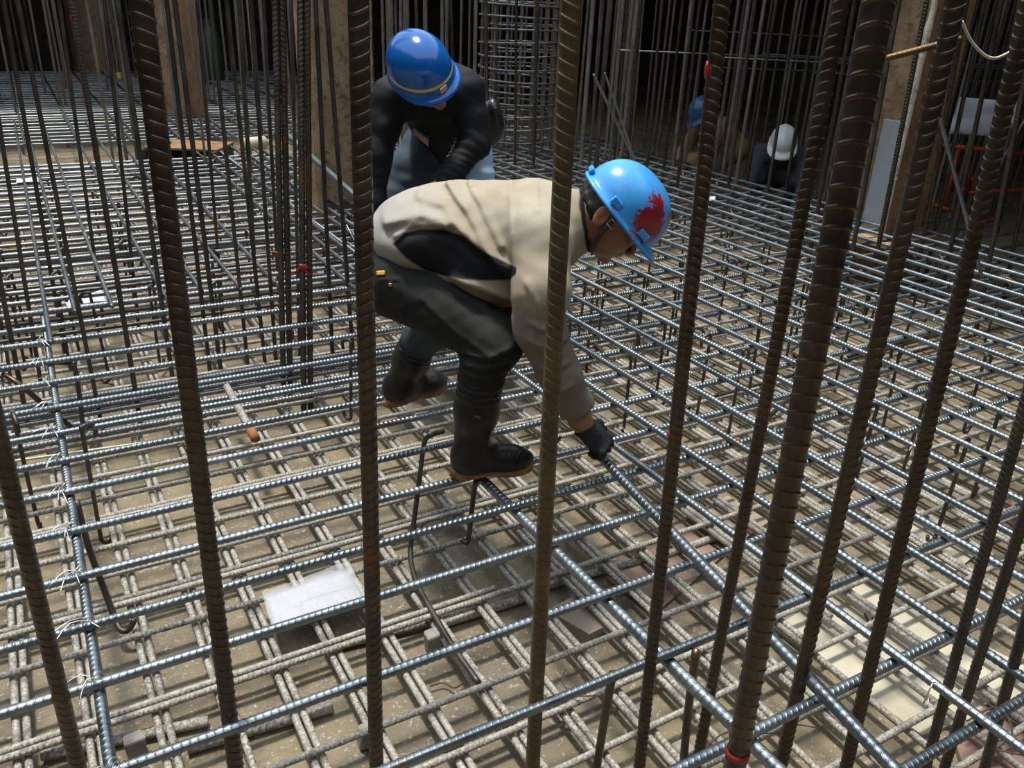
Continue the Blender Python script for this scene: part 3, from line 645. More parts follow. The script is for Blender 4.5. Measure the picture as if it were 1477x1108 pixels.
for pts, lab in (([(1010, 1085), (1040, 1060), (1075, 1052), (1110, 1058), (1140, 1045), (1180, 1050)], 'thin brown loose wire curling over the pale board'), ([(1395, 1040), (1440, 1020), (1460, 1060), (1420, 1075), (1477, 1090)], 'curled rusty wire lying over the red-stained board'), ([(815, 965), (812, 985), (830, 1003), (860, 1003)], 'dark loose wire loop hanging under a cross bar')):
    tag(tube('loose_wire', smooth_path(px_path([(x, y, -.33) for x, y in pts]), 5), .0022, M['dark_wire'], None, 6), lab, 'wire')
for pts, lab in (([(1247, 885), (1252, 895), (1256, 906), (1258, 893), (1262, 882)], 'small forked dark twig lying on the pale board'), ([(985, 735), (1000, 722), (1020, 716)], 'dark thin wire end above the brown board'), ([(620, 990), (640, 985), (655, 992), (668, 985)], 'rusty wire scrap lying near the spacer block')):
    tag(tube('wire_scrap', smooth_path(px_path([(x, y, SLAB + .02) for x, y in pts]), 4), .0028, M['dark_wire'], None, 6), lab, 'wire')
rebar('thin_rod', hit(0, 668, -.3), hit(270, 630, -.3), .011, M['buckle'], 'thin pale rod with a red end lying across the lower mat', 'rod')

# ------------------------------------------------------------------ people: smooth implicit bodies turned into meshes
def sd_cap(p, a, b, r1, r2):
    a = np.asarray(a, np.float32); b = np.asarray(b, np.float32); ba = b - a
    t = np.clip(((p - a) @ ba) / (ba @ ba), 0, 1)
    return np.linalg.norm(p - a - t[:, None] * ba, axis=1) - (r1 + (r2 - r1) * t)
def sd_ell(p, c, r, R=None):
    q = p - np.asarray(c, np.float32)
    if R is not None: q = q @ np.asarray(R, np.float32).T
    r = np.asarray(r, np.float32); k0 = np.linalg.norm(q / r, axis=1); k1 = np.linalg.norm(q / (r * r), axis=1) + 1e-9
    return k0 * (k0 - 1) / k1
def smin(a, b, k):
    h = np.clip(0.5 + 0.5 * (b - a) / k, 0, 1); return b + (a - b) * h - k * h * (1 - h)
def smax(a, b, k): return -smin(-a, -b, k)
def chain(p, pts, k=.03):
    d = None
    for (a, ra), (b, rb_) in zip(pts, pts[1:]):
        e = sd_cap(p, a, b, ra, rb_); d = e if d is None else smin(d, e, k)
    return d
def surf(f, lo, hi, h):
    lo = np.asarray(lo, float); n = np.ceil((np.asarray(hi) - lo) / h).astype(int) + 1
    ax = [lo[i] + h * np.arange(n[i]) for i in range(3)]
    G = np.stack(np.meshgrid(*ax, indexing='ij'), -1).reshape(-1, 3).astype(np.float32)
    Vv = np.concatenate([f(G[i:i + 400000]) for i in range(0, len(G), 400000)]).reshape(n)
    Vv[0] = Vv[-1] = 1; Vv[:, 0] = Vv[:, -1] = 1; Vv[:, :, 0] = Vv[:, :, -1] = 1
    S = Vv < 0
    acc = np.zeros((*(n - 1), 3)); cnt = np.zeros(n - 1)
    for a in range(3):
        sl0 = [slice(None)] * 3; sl1 = [slice(None)] * 3; sl0[a] = slice(0, -1); sl1[a] = slice(1, None)
        v0, v1 = Vv[tuple(sl0)], Vv[tuple(sl1)]; cr = (v0 < 0) != (v1 < 0)
        I = np.argwhere(cr); t = v0[cr] / (v0[cr] - v1[cr])
        P = I.astype(float); P[:, a] += t
        o1, o2 = [b for b in range(3) if b != a]
        for d1 in (0, -1):
            for d2 in (0, -1):
                J = I.copy(); J[:, o1] += d1; J[:, o2] += d2
                ok = ((J >= 0) & (J < (n - 1))).all(1); J = J[ok]
                np.add.at(acc, tuple(J.T), P[ok]); np.add.at(cnt, tuple(J.T), 1)
    act = cnt > 0; idx = -np.ones(n - 1, int); idx[act] = np.arange(act.sum())
    Vt = lo + h * acc[act] / cnt[act][:, None]
    F = []
    for a in range(3):
        o1, o2 = (a + 1) % 3, (a + 2) % 3
        sl0 = [slice(None)] * 3; sl1 = [slice(None)] * 3; sl0[a] = slice(0, -1); sl1[a] = slice(1, None)
        for sgn in (0, 1):
            s0, s1 = S[tuple(sl0)], S[tuple(sl1)]; cr = (s0 & ~s1) if sgn == 0 else (~s0 & s1)
            I = np.argwhere(cr); I = I[(I[:, o1] > 0) & (I[:, o2] > 0)]
            def id_(d1, d2):
                J = I.copy(); J[:, o1] -= d1; J[:, o2] -= d2; return idx[tuple(J.T)]
            q = np.stack([id_(1, 1), id_(0, 1), id_(0, 0), id_(1, 0)], 1)
            if sgn == 1: q = q[:, ::-1]
            F.append(q)
    F = np.concatenate(F); F = F[(F >= 0).all(1)]
    return Vt, F
FR = np.stack([RH, FH, np.array([0, 0, 1.0])])      # person frame (u right, D away, z up) -> world rows
def body_part(name, f, lo, hi, h, m, root, attr=None, org=None, basis=None, extra=()):
    V, F = surf(f, lo, hi, h)
    A = attr(V) if attr else None
    W = (V @ (FR if basis is None else basis)) + (0 if org is None else org)
    W, F = [W], [F]; n = len(W[0])
    for (V2, F2) in extra: W.append(V2); F.append(F2 + n); n += len(V2)
    W = np.concatenate(W); F = np.concatenate(F)
    me = bpy.data.meshes.new(name); me.from_pydata(W.tolist(), [], F.tolist()); me.update()
    me.polygons.foreach_set('use_smooth', [True] * len(me.polygons))
    if A is not None:
        for k, v in A.items():
            at = me.attributes.new(k, 'FLOAT', 'POINT'); at.data.foreach_set('value', np.asarray(v, np.float32))
    return part(name, me, m, root)
def wob(p, s, a, ph=0.0):
    return a * (np.sin(p[:, 0] * s + 1.3 * np.sin(p[:, 2] * s * .7 + ph)) * np.sin(p[:, 2] * s * 1.1 + p[:, 1] * s * .8 + ph))
def fold(p, pts, w, ax=(0, 2)):
    d = None
    for a, b in zip(pts, pts[1:]):
        a = np.asarray(a, np.float32); b = np.asarray(b, np.float32); q = p[:, list(ax)]; ba = b - a
        t = np.clip(((q - a) @ ba) / (ba @ ba + 1e-9), 0, 1); e = np.linalg.norm(q - a - t[:, None] * ba, axis=1)
        d = e if d is None else np.minimum(d, e)
    return np.exp(-(d / w) ** 2)
def attr_mix(name, cols, rough=.8, bmp_scale=160, bmp=.25, dirt=None, edge=.006, soft=()):
    """cloth whose panels follow point attributes: list of (attribute, colour); base colour first"""
    m, nt, b = new_mat(name); co = N(nt, 'ShaderNodeTexCoord').outputs['Object']
    base = cols[0][1]
    c = mix(nt, ramp(nt, noise(nt, co, 5, 5, .65), [(.38, 0), (.66, 1)]), base, dirt or tuple(x * .75 for x in base))
    for a, cc_ in cols[1:]:
        at = N(nt, 'ShaderNodeAttribute'); at.attribute_name = a
        f = ramp(nt, at.outputs['Fac'], [(.5 - (.3 if a in soft else edge), 0), (.5 + (.3 if a in soft else edge), 1)])
        c = mix(nt, f, c, cc_)
    nt.links.new(c, b.inputs['Base Color']); b.inputs['Roughness'].default_value = rough; b.inputs['Specular IOR Level'].default_value = .25
    bump(nt, b, noise(nt, co, bmp_scale, 3), bmp, .003)
    return m

# head in its own axes: x forward, y left, z up, origin at the middle of the hard hat's rim
def head_sdf(p, neck=None):
    d = sd_ell(p, (-.018, 0, .0), (.102, .076, .105))
    d = smin(d, sd_ell(p, (.030, 0, -.055), (.062, .060, .082)), .03)
    d = smin(d, sd_ell(p, (.022, 0, -.092), (.066, .053, .042)), .025)
    for s in (-1, 1):
        d = smin(d, sd_ell(p, (.052, .040 * s, -.052), (.030, .022, .020)), .02)          # cheek bones
        d = smin(d, sd_cap(p, (.086, .012 * s, -.012), (.074, .046 * s, -.016), .010, .009), .012)
        d = smax(d, -sd_ell(p, (.098, .030 * s, -.030), (.014, .017, .010)), .012)        # eye sockets
        d = smin(d, sd_ell(p, (.079, .031 * s, -.031), (.012, .013, .011)), .003)
        d = smin(d, sd_ell(p, (.106, .013 * s, -.062), (.010, .009, .008)), .006)         # nostril wings
        e = sd_ell(p, (-.046, .077 * s, -.042), (.020, .009, .034), [[.95, .2 * s, .2], [-.2 * s, .97, 0], [-.2, 0, .97]])
        e = smax(e, -sd_ell(p, (-.042, .087 * s, -.040), (.010, .006, .020)), .004)
        d = smin(d, e, .006)
    d = smin(d, sd_cap(p, (.094, 0, -.020), (.114, 0, -.056), .008, .012), .010)
    d = smin(d, sd_ell(p, (.093, 0, -.083), (.010, .024, .0065)), .005)
    d = smin(d, sd_ell(p, (.091, 0, -.094), (.010, .021, .0070)), .005)
    d = smin(d, sd_ell(p, (.080, 0, -.124), (.018, .022, .015)), .014)
    return d
def hair_sdf(p):
    d = sd_ell(p, (-.022, 0, -.004), (.107, .083, .112))
    d = smax(d, p[:, 0] + .048 - np.clip(p[:, 2] + .03, 0, 1) * 1.2, .006)      # behind the ears, sideburn under the rim
    d = smax(d, -(p[:, 2] + .098 + .2 * p[:, 0]), .01)
    d = smax(d, p[:, 2] - .02, .01)
    d = d + .003 * np.sin(p[:, 2] * 160 + p[:, 1] * 90) * np.sin(p[:, 1] * 210 + p[:, 0] * 60)
    return d
def hat_mesh(a=.140, b_=.113, c=.128, peak=.055, rim=.010, ridge=.006, gutter=0.0):
    nphi = 64; V, F = [], []; rings = []
    for t in np.linspace(.0, 1, 18)[1:]:
        w = t * math.pi / 2; ring = []
        for k in range(nphi):
            ph = 2 * math.pi * k / nphi; s = math.sin(w) ** .9
            x, y, z = a * s * math.cos(ph), b_ * s * math.sin(ph), c * math.cos(w) ** .85
            z += ridge * math.exp(-(y / .018) ** 2) * math.cos(w) ** .3 * (1 if z > .03 else max(0, z / .03)) if w < 1.57 else 0
            ring.append((x, y, z))
        rings.append(ring)
    def out(e0, e1, dz):
        ring = []
        for k in range(nphi):
            ph = 2 * math.pi * k / nphi; f = max(0, math.cos(ph)); f = f * f * (3 - 2 * f); e = e0 + e1 * f
            ring.append(((a + e) * math.cos(ph), (b_ + e * .9) * math.sin(ph), dz - .22 * e1 * f + .0))
        return ring
    rings.append(out(.004, 0.004, -.006)); rings.append(out(rim, peak * .5, -.010)); rings.append(out(rim + .002, peak, -.013)); rings.append(out(rim + .001, peak - .001, -.018)); rings.append(out(rim - .004, peak * .5, -.015)); rings.append(out(-.006, 0, -.012))
    rings.append([(x * .93, y * .93, z - .012) for x, y, z in rings[12]]); rings.append([(x * .8, y * .8, z - .01) for x, y, z in rings[6]])
    V.append((0, 0, c + ridge))
    for r in rings: V += r
    for k in range(nphi): F.append((0, 1 + k, 1 + (k + 1) % nphi))
    for i in range(len(rings) - 1):
        for k in range(nphi):
            a0 = 1 + i * nphi; k2 = (k + 1) % nphi; F.append((a0 + k, a0 + nphi + k, a0 + nphi + k2, a0 + k2))
    l0 = 1 + (len(rings) - 1) * nphi; V.append((0, 0, rings[-1][0][2] + .02)); F += [(len(V) - 1, l0 + (k + 1) % nphi, l0 + k) for k in range(nphi)]
    return V, F
def frame(fwd, up, org):
    """4x4 from head axes given in the person frame"""
    up = np.asarray(up, float); up /= np.linalg.norm(up); fwd = np.asarray(fwd, float); fwd -= up * (fwd @ up); fwd /= np.linalg.norm(fwd); lf = np.cross(up, fwd)
    B = np.stack([fwd, lf, up]) @ FR; O = np.asarray(org) @ FR
    Mx = Matrix(((B[0][0], B[1][0], B[2][0], O[0]), (B[0][1], B[1][1], B[2][1], O[1]), (B[0][2], B[1][2], B[2][2], O[2]), (0, 0, 0, 1)))
    return B, O, Mx
def child_local(name, V, F, m, Mx, parent, smooth=True):
    o = mesh_obj(name, make_mesh(name, V, F, smooth), m); o.parent = parent
    o.matrix_parent_inverse = parent.matrix_world.inverted(); o.matrix_world = Mx; return o
def hat_material(name, colr, gloss, spots=None, band=None):
    m, nt, b = new_mat(name); co = N(nt, 'ShaderNodeTexCoord').outputs['Object']
    c = mix(nt, ramp(nt, noise(nt, co, 22, 6, .7), [(.50, 0), (.75, .55)]), colr, tuple(min(1, x * .55 + .02) for x in colr))
    c = mix(nt, ramp(nt, noise(nt, co, 55, 4, .75), [(.66, 0), (.72, .8)]), c, (.55, .62, .68))
    if spots:
        for (ctr, rad, lo_) in spots:
            v = N(nt, 'ShaderNodeVectorMath', operation='DISTANCE'); nt.links.new(co, v.inputs[0]); v.inputs[1].default_value = ctr
            d = N(nt, 'ShaderNodeMath', operation='MULTIPLY_ADD'); nt.links.new(v.outputs['Value'], d.inputs[0]); d.inputs[1].default_value = -.55 / rad; d.inputs[2].default_value = .62 + lo_
            s = N(nt, 'ShaderNodeMath', operation='ADD'); nt.links.new(d.outputs[0], s.inputs[0]); nt.links.new(noise(nt, co, 75, 6, .85), s.inputs[1])
            c = mix(nt, ramp(nt, s.outputs[0], [(.80, 0), (.83, 1)]), c, (.22, .012, .018))
    if band:
        sx = N(nt, 'ShaderNodeSeparateXYZ'); nt.links.new(co, sx.inputs[0])
        c = mix(nt, ramp(nt, sx.outputs['Z'], [(band[0] - .0006, 0), (band[0], 1), (band[1], 1), (band[1] + .0006, 0)]), c, (.62, .52, .08))
    nt.links.new(c, b.inputs['Base Color']); b.inputs['Roughness'].default_value = gloss
    bump(nt, b, noise(nt, co, 90, 4), .06, .003)
    return m

# hand: palm plus five jointed fingers as one implicit surface; palm frame x = along fingers, y = toward the thumb, z = back of hand
def hand_sdf(p, curls, thumb, s=1.0):
    d = sd_ell(p, (.045 * s, 0, 0), (.052 * s, .042 * s, .018 * s))
    for (y0, ln, r), cu in zip(((.030, .078, .0095), (.010, .086, .0098), (-.010, .080, .0093), (-.029, .064, .0085)), curls):
        base = np.array([.082 * s, y0 * s, .002]); ang = 0.0; pts = [(np.array([.05 * s, y0 * .8 * s, 0]), r * s * 1.1), (base, r * s * 1.08)]; q = base
        for frac, da in zip((.45, .30, .25), cu):
            ang += da; q = q + ln * s * frac * np.array([math.cos(ang), 0, -math.sin(ang)]); pts.append((q, r * s * (1 - .12 * len(pts) * .3)))
        d = smin(d, chain(p, pts, .003), .0035)
    pts = [(np.array(q) * s, r * s) for q, r in thumb]
    return smin(d, chain(p, pts, .006), .010)
def basis_from(x, z, org):
    x = np.asarray(x, float); x /= np.linalg.norm(x); z = np.asarray(z, float); z -= x * (z @ x); z /= np.linalg.norm(z); y = np.cross(z, x)
    return np.stack([x, y, z]) @ FR, np.asarray(org) @ FR
def boot(root, heel, toe, ankle, top, rt=.064, ra=.050, dusty=False, name='rubber_boot'):
    heel, toe, ankle, top = (np.asarray(v, float) for v in (heel, toe, ankle, top))
    fx = toe - heel; ln = np.linalg.norm(fx); fx = fx / ln; up = np.array([0, 0, 1.0]); up -= fx * (up @ fx); up /= np.linalg.norm(up); sy = np.cross(up, fx)
    Rm = np.stack([fx, sy, up]); sh = (top - ankle) / np.linalg.norm(top - ankle)
    def f(p):
        q = (p - heel.astype(np.float32)) @ Rm.T.astype(np.float32)
        d = chain(p, [(ankle, ra), (ankle * .45 + top * .55, (ra + rt) / 2 + .003), (top + sh * .06, rt)], .03)
        foot = smin(sd_ell(q, (.060, 0, .050), (.062, .042, .052)), sd_cap(q, (.055, 0, .060), (ln - .065, 0, .045), .045, .036), .03)
        foot = smin(foot, sd_ell(q, (ln - .075, .003, .036), (.078, .047, .036)), .025)
        d = smin(d, foot, .035)
        d = smax(d, .016 - q[:, 2], .004)
        t = (p - top.astype(np.float32)) @ sh.astype(np.float32)
        for o_, w_ in ((-.012, .006), (-.034, .005), (-.052, .004)): d = d - .0035 * np.exp(-((t - o_) / w_) ** 2)
        ridge = np.exp(-((q[:, 0] - (ln - .055)) / .05) ** 2) * (q[:, 2] > .02)
        d = d - .0012 * np.sin(q[:, 0] * 900) * ridge * np.clip((q[:, 2] - .03) / .02, 0, 1)
        d = d - .0022 * np.sin(t * 70 + 4 * q[:, 1] * 20) * np.exp(-((q[:, 2] - .13) / .05) ** 2)
        d = smax(d, t, .004)
        inner = chain(p, [(ankle * .3 + top * .7, rt - .008), (top + sh * .08, rt - .007)], .01)
        return smax(d, -inner, .003)
    c0 = np.minimum.reduce([heel, toe, ankle, top]) - .10; c1 = np.maximum.reduce([heel, toe, ankle, top]) + .10
    o = body_part(name, f, c0, c1, .0045, M['rubber_dust'] if dusty else M['rubber'], root)
    # gum sole with heel block
    out = []
    for k in range(28):
        t = 2 * math.pi * k / 28; x = ln / 2 - .002 + (ln / 2 + .004) * math.cos(t); wd = .036 + .014 * max(0, math.cos(t)) - .004 * math.exp(-((x - ln * .42) / .05) ** 2)
        out.append((x, wd * math.sin(t) * (1.0 if abs(math.cos(t)) < .97 else 1)))
    V, F = [], []
    for z_, s_ in ((-.004, .97), (.004, 1.02), (.020, 1.02), (.026, .96)):
        for x, y in out:
            zz = z_ + (.010 * math.exp(-((x - ln * .42) / .035) ** 2) if z_ < 0 else 0)
            V.append(heel + fx * (ln / 2 + (x - ln / 2) * s_) + sy * y * s_ + up * zz)
    for j in range(3):
        for k in range(28): F.append((j * 28 + k, j * 28 + (k + 1) % 28, (j + 1) * 28 + (k + 1) % 28, (j + 1) * 28 + k))
    F.append(tuple(range(27, -1, -1))); F.append(tuple(84 + k for k in range(28)))
    s = part('sole', make_mesh('sole', np.array(V) @ FR, F), M['sole'], root); s['label'] = 'tan gum sole'
    return o, Rm, fx, sy, up

# ============ front worker: bent over, gripping a bar
fw_root = empty('person', L(-.10, 2.35, 0)); tag(fw_root, 'worker in beige and black jacket and blue helmet bending to grip a bar', 'person')
bpy.context.view_layer.update()
HC = np.array([.283, 2.29, .787])                       # middle of the helmet rim
hB, hO, hM = frame((.68, .06, -.73), (.73, -.04, .68), HC)
def to_head(p):
    W = np.asarray(p) @ FR; return ((W - hO) @ hB.T).astype(np.float32)
SHn, ELn, WRn = np.array([.060, 2.135, .735]), np.array([.064, 2.06, .520]), np.array([.196, 2.115, .225])
SHf, ELf, WRf = np.array([.090, 2.47, .725]), np.array([.030, 2.50, .50]), np.array([-.018, 2.30, .470])
HIn, KNn = np.array([-.315, 2.28, .575]), np.array([-.050, 2.135, .435])
HIf, KNf = np.array([-.325, 2.44, .560]), np.array([-.235, 2.50, .345])
ANn, TPn = np.array([-.112, 2.140, .105]), np.array([-.088, 2.140, .325])
ANf, TPf = np.array([-.382, 2.600, .085]), np.array([-.318, 2.575, .250])
def fw_core(p):
    d = chain(p, [((-.30, 2.36, .60), .09), ((-.10, 2.35, .70), .085), ((.08, 2.31, .735), .08), ((.165, 2.30, .750), .050), ((.195, 2.295, .748), .052)], .05)
    d = smin(d, chain(p, [((.06, 2.30, .735), .07), (SHn, .05), (ELn, .040), (WRn, .030), (WRn + [.03, .02, -.06], .028)], .03), .04)
    d = smin(d, chain(p, [((.06, 2.32, .735), .07), (SHf, .05), (ELf, .038), (WRf, .027)], .03), .04)
    d = smin(d, chain(p, [((-.3, 2.34, .58), .08), (HIn, .075), (KNn, .048), (TPn, .040), (ANn, .034)], .03), .04)
    return smin(d, chain(p, [((-.3, 2.38, .58), .08), (HIf, .075), (KNf, .044), (TPf, .038), (ANf, .034)], .03), .04)
def neck_head(p):
    d = head_sdf(p); 
    return smin(d, sd_cap(p, (-.042, 0, -.045), (-.085, 0, -.165), .054, .060), .022)
hv, hf = surf(neck_head, (-.16, -.11, -.22), (.14, .11, .12), .0036)
hand_b, hand_o = basis_from((-.25, -.80, -.55), (.55, -.35, .75), WRf)
fhv, fhf = surf(lambda p: hand_sdf(p, [(.35, .5, .4)] * 4, [((.01, .02, 0), .013), ((.035, .045, -.006), .012), ((.06, .055, -.014), .0095)], .95), (-.03, -.07, -.09), (.19, .09, .04), .0045)
fbody = body_part('body', fw_core, (-.52, 1.95, .0), (.32, 2.72, .90), .0095, M['skin'], fw_root, extra=[(hv @ hB + hO, hf), (fhv @ hand_b + hand_o, fhf)])
# eyes
for s_ in (-1, 1):
    V, F = tube_vf([(.080, .031 * s_, -.037), (.0835, .031 * s_, -.034), (.085, .031 * s_, -.031), (.0835, .031 * s_, -.028), (.080, .031 * s_, -.025)], [.003, .008, .0095, .008, .003], 10)
    child_local('eye', V, F, M['hair'], hM, fw_root)
    child_local('eyebrow', *tube_vf([(.096, .014 * s_, -.006), (.094, .030 * s_, -.002), (.082, .048 * s_, -.007)], [.003, .0042, .002], 6), M['hair'], hM, fw_root)
V, F = surf(hair_sdf, (-.15, -.11, -.14), (.06, .11, .05), .004)
hr = part('hair', make_mesh('hair', V @ hB + hO, F.tolist()), M['hair'], fw_root)

# jacket
def uz(x, y, D): v = (np.asarray(atD(x, y, D))); return (float(v @ RH), float(v[2]))
JF = [([uz(x, y, 2.2) for x, y in pl], w, a) for pl, w, a in [
    ([(556, 322), (610, 308), (655, 318), (700, 352), (748, 388)], .016, .012), ([(640, 272), (672, 300), (705, 350), (728, 385)], .013, .010),
    ([(662, 262), (690, 290), (722, 345)], .011, .007), ([(572, 338), (598, 322), (645, 322)], .010, .008), ([(737, 268), (738, 320), (748, 385)], .008, .005),
    ([(775, 268), (776, 330), (768, 360)], .007, .004), ([(600, 290), (640, 296), (670, 330)], .012, .006), ([(655, 392), (700, 405), (742, 425)], .012, .010)]]
SF = [([uz(x, y, 2.05) for x, y in pl], w, a) for pl, w, a in [([(760, 400), (775, 430), (772, 470)], .010, .007), ([(800, 395), (812, 440), (790, 460)], .010, .008), ([(765, 480), (785, 492), (815, 485)], .010, .008), ([(770, 520), (790, 530), (818, 520)], .009, .007), ([(785, 560), (805, 562), (825, 552)], .008, .006), ([(765, 455), (785, 465), (805, 455)], .008, .006)]]
def jacket(p):
    d = sd_ell(p, (-.045, 2.325, .705), (.250, .175, .138))
    d = smin(d, sd_ell(p, (-.250, 2.350, .690), (.195, .185, .125), [[.97, 0, .24], [0, 1, 0], [-.24, 0, .97]]), .05)
    d = smin(d, sd_ell(p, (.070, 2.310, .735), (.115, .190, .105)), .05)
    d = smin(d, sd_ell(p, (-.060, 2.25, .620), (.175, .120, .115)), .06)
    d = smin(d, chain(p, [((.02, 2.23, .755), .075), (SHn, .078), (ELn + [0, 0, .10], .074), (ELn, .066), (ELn * .5 + WRn * .5, .058), (WRn + [-.012, 0, .035], .047), (WRn + [.0, 0, -.02], .046)], .025), .035)
    d = smin(d, chain(p, [((.05, 2.39, .745), .075), (SHf, .074), (ELf, .056), (ELf * .4 + WRf * .6, .046)], .025), .035)
    d = smin(d, chain(p, [((.115, 2.31, .745), .088), ((.155, 2.30, .752), .078)], .02), .03)       # collar
    near = np.clip((2.36 - p[:, 1]) / .05, 0, 1)
    for pl, w, a in JF: d = d - (fold(p, pl, w) - .45 * fold(p, [(x + .004, z - w * 1.7) for x, z in pl], w)) * a * 1.4 * near * (p[:, 1] > 2.10)
    for pl, w, a in SF: d = d - (fold(p, pl, w) - .5 * fold(p, [(x, z - w * 1.5) for x, z in pl], w)) * a * (p[:, 1] < 2.16)
    d = d + wob(p, 26, .0022) + wob(p, 61, .0012, 2)
    # openings: hem, cuffs, neck
    hem = (p - np.array([-.405, 2.35, .68], np.float32)) @ np.array([-.90, 0, -.30], np.float32)
    d = smax(d, hem - .012 * 0, .006)
    d = smax(d, np.where(p[:, 2] < .32, (p - WRn.astype(np.float32) - np.array([-.008, 0, .03], np.float32)) @ ((WRn - ELn) / np.linalg.norm(WRn - ELn)).astype(np.float32), -1), .004)
    q = to_head(p)
    ncut = sd_cap(q, (-.02, 0, -.04), (-.085, 0, -.19), .066, .064)
    d = smax(d, -ncut, .006)
    hole = chain(p, [((-.36, 2.36, .62), .105), ((-.50, 2.36, .57), .125)], .02)
    return smax(d, -hole, .008)
PAN = np.array([(566, 352), (583, 336), (605, 331), (640, 331), (668, 340), (700, 364), (752, 389), (735, 404), (700, 405), (668, 403), (640, 398), (612, 390), (585, 372)], float)
def poly_sd(x, y, P):
    d = np.full(x.shape, 1e9); ins = np.zeros(x.shape, bool)
    for (x0, y0), (x1, y1) in zip(P, np.roll(P, -1, 0)):
        ex, ey = x1 - x0, y1 - y0; t = np.clip(((x - x0) * ex + (y - y0) * ey) / (ex * ex + ey * ey), 0, 1)
        d = np.minimum(d, np.hypot(x - x0 - t * ex, y - y0 - t * ey))
        c = ((y0 > y) != (y1 > y)) & (x < (x1 - x0) * (y - y0) / (y1 - y0 + 1e-12) + x0); ins ^= c
    return np.where(ins, d, -d)
def jacket_attr(V):
    Wd = V @ FR; v = Wd - CAM; w = v @ FW; X = 738.5 + FPX * (v @ RT) / w; Y = 554 - FPX * (v @ UP) / w
    pan = poly_sd(X, Y, PAN) * .004 + .5
    far = .5 + (.02 - np.abs(V[:, 2] - .66)) * .5 - np.clip(2.40 - V[:, 1], 0, 1) * 5
    pan = np.where(V[:, 1] < 2.34, pan, far)
    arm = np.minimum(np.linalg.norm(V - ELn, axis=1), np.linalg.norm(V - (SHn + [0, 0, -.06]), axis=1))
    pan = np.where((V[:, 1] < 2.13) & (V[:, 0] > .0), .4, pan)
    q = (Wd - hO) @ hB.T; ax = np.array([-.065, 0, -.15]); ax /= np.linalg.norm(ax)
    rel = q - np.array([-.02, 0, -.04]); rad = np.linalg.norm(rel - np.outer(rel @ ax, ax), axis=1)
    colr = .5 + (.080 - rad) * 3
    colr = np.where(V[:, 0] > .05, colr, 0)
    sl = np.clip((.70 - V[:, 2]) / .45, 0, 1) * (V[:, 0] > .0) + np.clip((.60 - V[:, 2]) / .12, 0, 1)  # sleeves and lower front darken downward: part dirt, part shade put into the colour
    return {'panel': pan, 'collar': colr, 'grime_shade': .12 + sl * .9, 'grey': .5 - (V[:, 0] + .28) * 3}
M['jacket'] = attr_mix('two_tone_jacket', [('', (.34, .30, .235)), ('grime_shade', (.165, .138, .108)), ('grey', (.30, .288, .268)), ('panel', (.006, .006, .008)), ('collar', (.010, .010, .014))], .72, 220, .2, dirt=(.29, .235, .155), soft=('grime_shade', 'grey'))
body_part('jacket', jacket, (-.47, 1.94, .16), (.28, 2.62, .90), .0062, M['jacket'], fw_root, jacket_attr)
# jeans
def uzj(pl, D): return [uz(x, y, D) for x, y in pl]
KF = [(uzj([(610, 430), (660, 470), (720, 500)], 2.15), .010, .005), (uzj([(660, 505), (700, 508), (735, 495)], 2.1), .009, .009), (uzj([(668, 522), (700, 524), (735, 512)], 2.1), .008, .007), (uzj([(668, 536), (700, 540), (733, 530)], 2.1), .007, .006), (uzj([(575, 385), (585, 420), (580, 450)], 2.2), .006, .003), (uzj([(620, 395), (660, 420), (700, 440)], 2.15), .012, .006)]
def jeans(p):
    d = sd_ell(p, (-.335, 2.36, .560), (.115, .175, .130))
    d = smin(d, chain(p, [((-.30, 2.36, .60), .125), ((-.22, 2.35, .645), .115)], .03), .04)
    d = smin(d, chain(p, [(HIn + [-.01, 0, -.02], .110), (HIn * .45 + KNn * .55 + [0, 0, -.005], .092), (KNn, .076), (KNn * .5 + TPn * .5 + [-.01, 0, 0], .066), (TPn + [-.002, 0, -.01], .060), (TPn + [-.005, 0, -.07], .05)], .025), .035)
    d = smin(d, chain(p, [(HIf + [-.01, 0, -.02], .105), (HIf * .4 + KNf * .6, .085), (KNf, .070), (TPf + [0, 0, .0], .058), (TPf + [-.02, .005, -.06], .048)], .025), .035)
    for pl, w, a in KF: d = d - (fold(p, pl, w) - .5 * fold(p, [(x, z - w * 1.5) for x, z in pl], w)) * a * (p[:, 1] < 2.27)
    d = d + wob(p, 30, .0025, 1) + wob(p, 70, .0012, 3)
    # back pocket outline on the near seat
    pk = uzj([(548, 400), (582, 398), (588, 432), (572, 442), (548, 440)], 2.2); d = d - .0035 * fold(p, pk + pk[:1], .004) * (p[:, 1] < 2.34)
    waist = (p - np.array([-.300, 2.36, .665], np.float32)) @ np.array([.45, 0, .89], np.float32)
    return smax(d, waist, .008)
def jeans_attr(V):
    return {'fade': .5 + (.52 - np.linalg.norm((V - np.array([-.27, 2.45, .30])) * [1, 1, 1], axis=1) - .36) * 1.2}
M['jeans'] = attr_mix('grimy_dark_jeans', [('', (.021, .021, .018)), ('fade', (.040, .056, .072))], .8, 260, .3, dirt=(.013, .013, .013), edge=.12)
body_part('jeans', jeans, (-.50, 2.02, .17), (.08, 2.68, .76), .0058, M['jeans'], fw_root, jeans_attr)
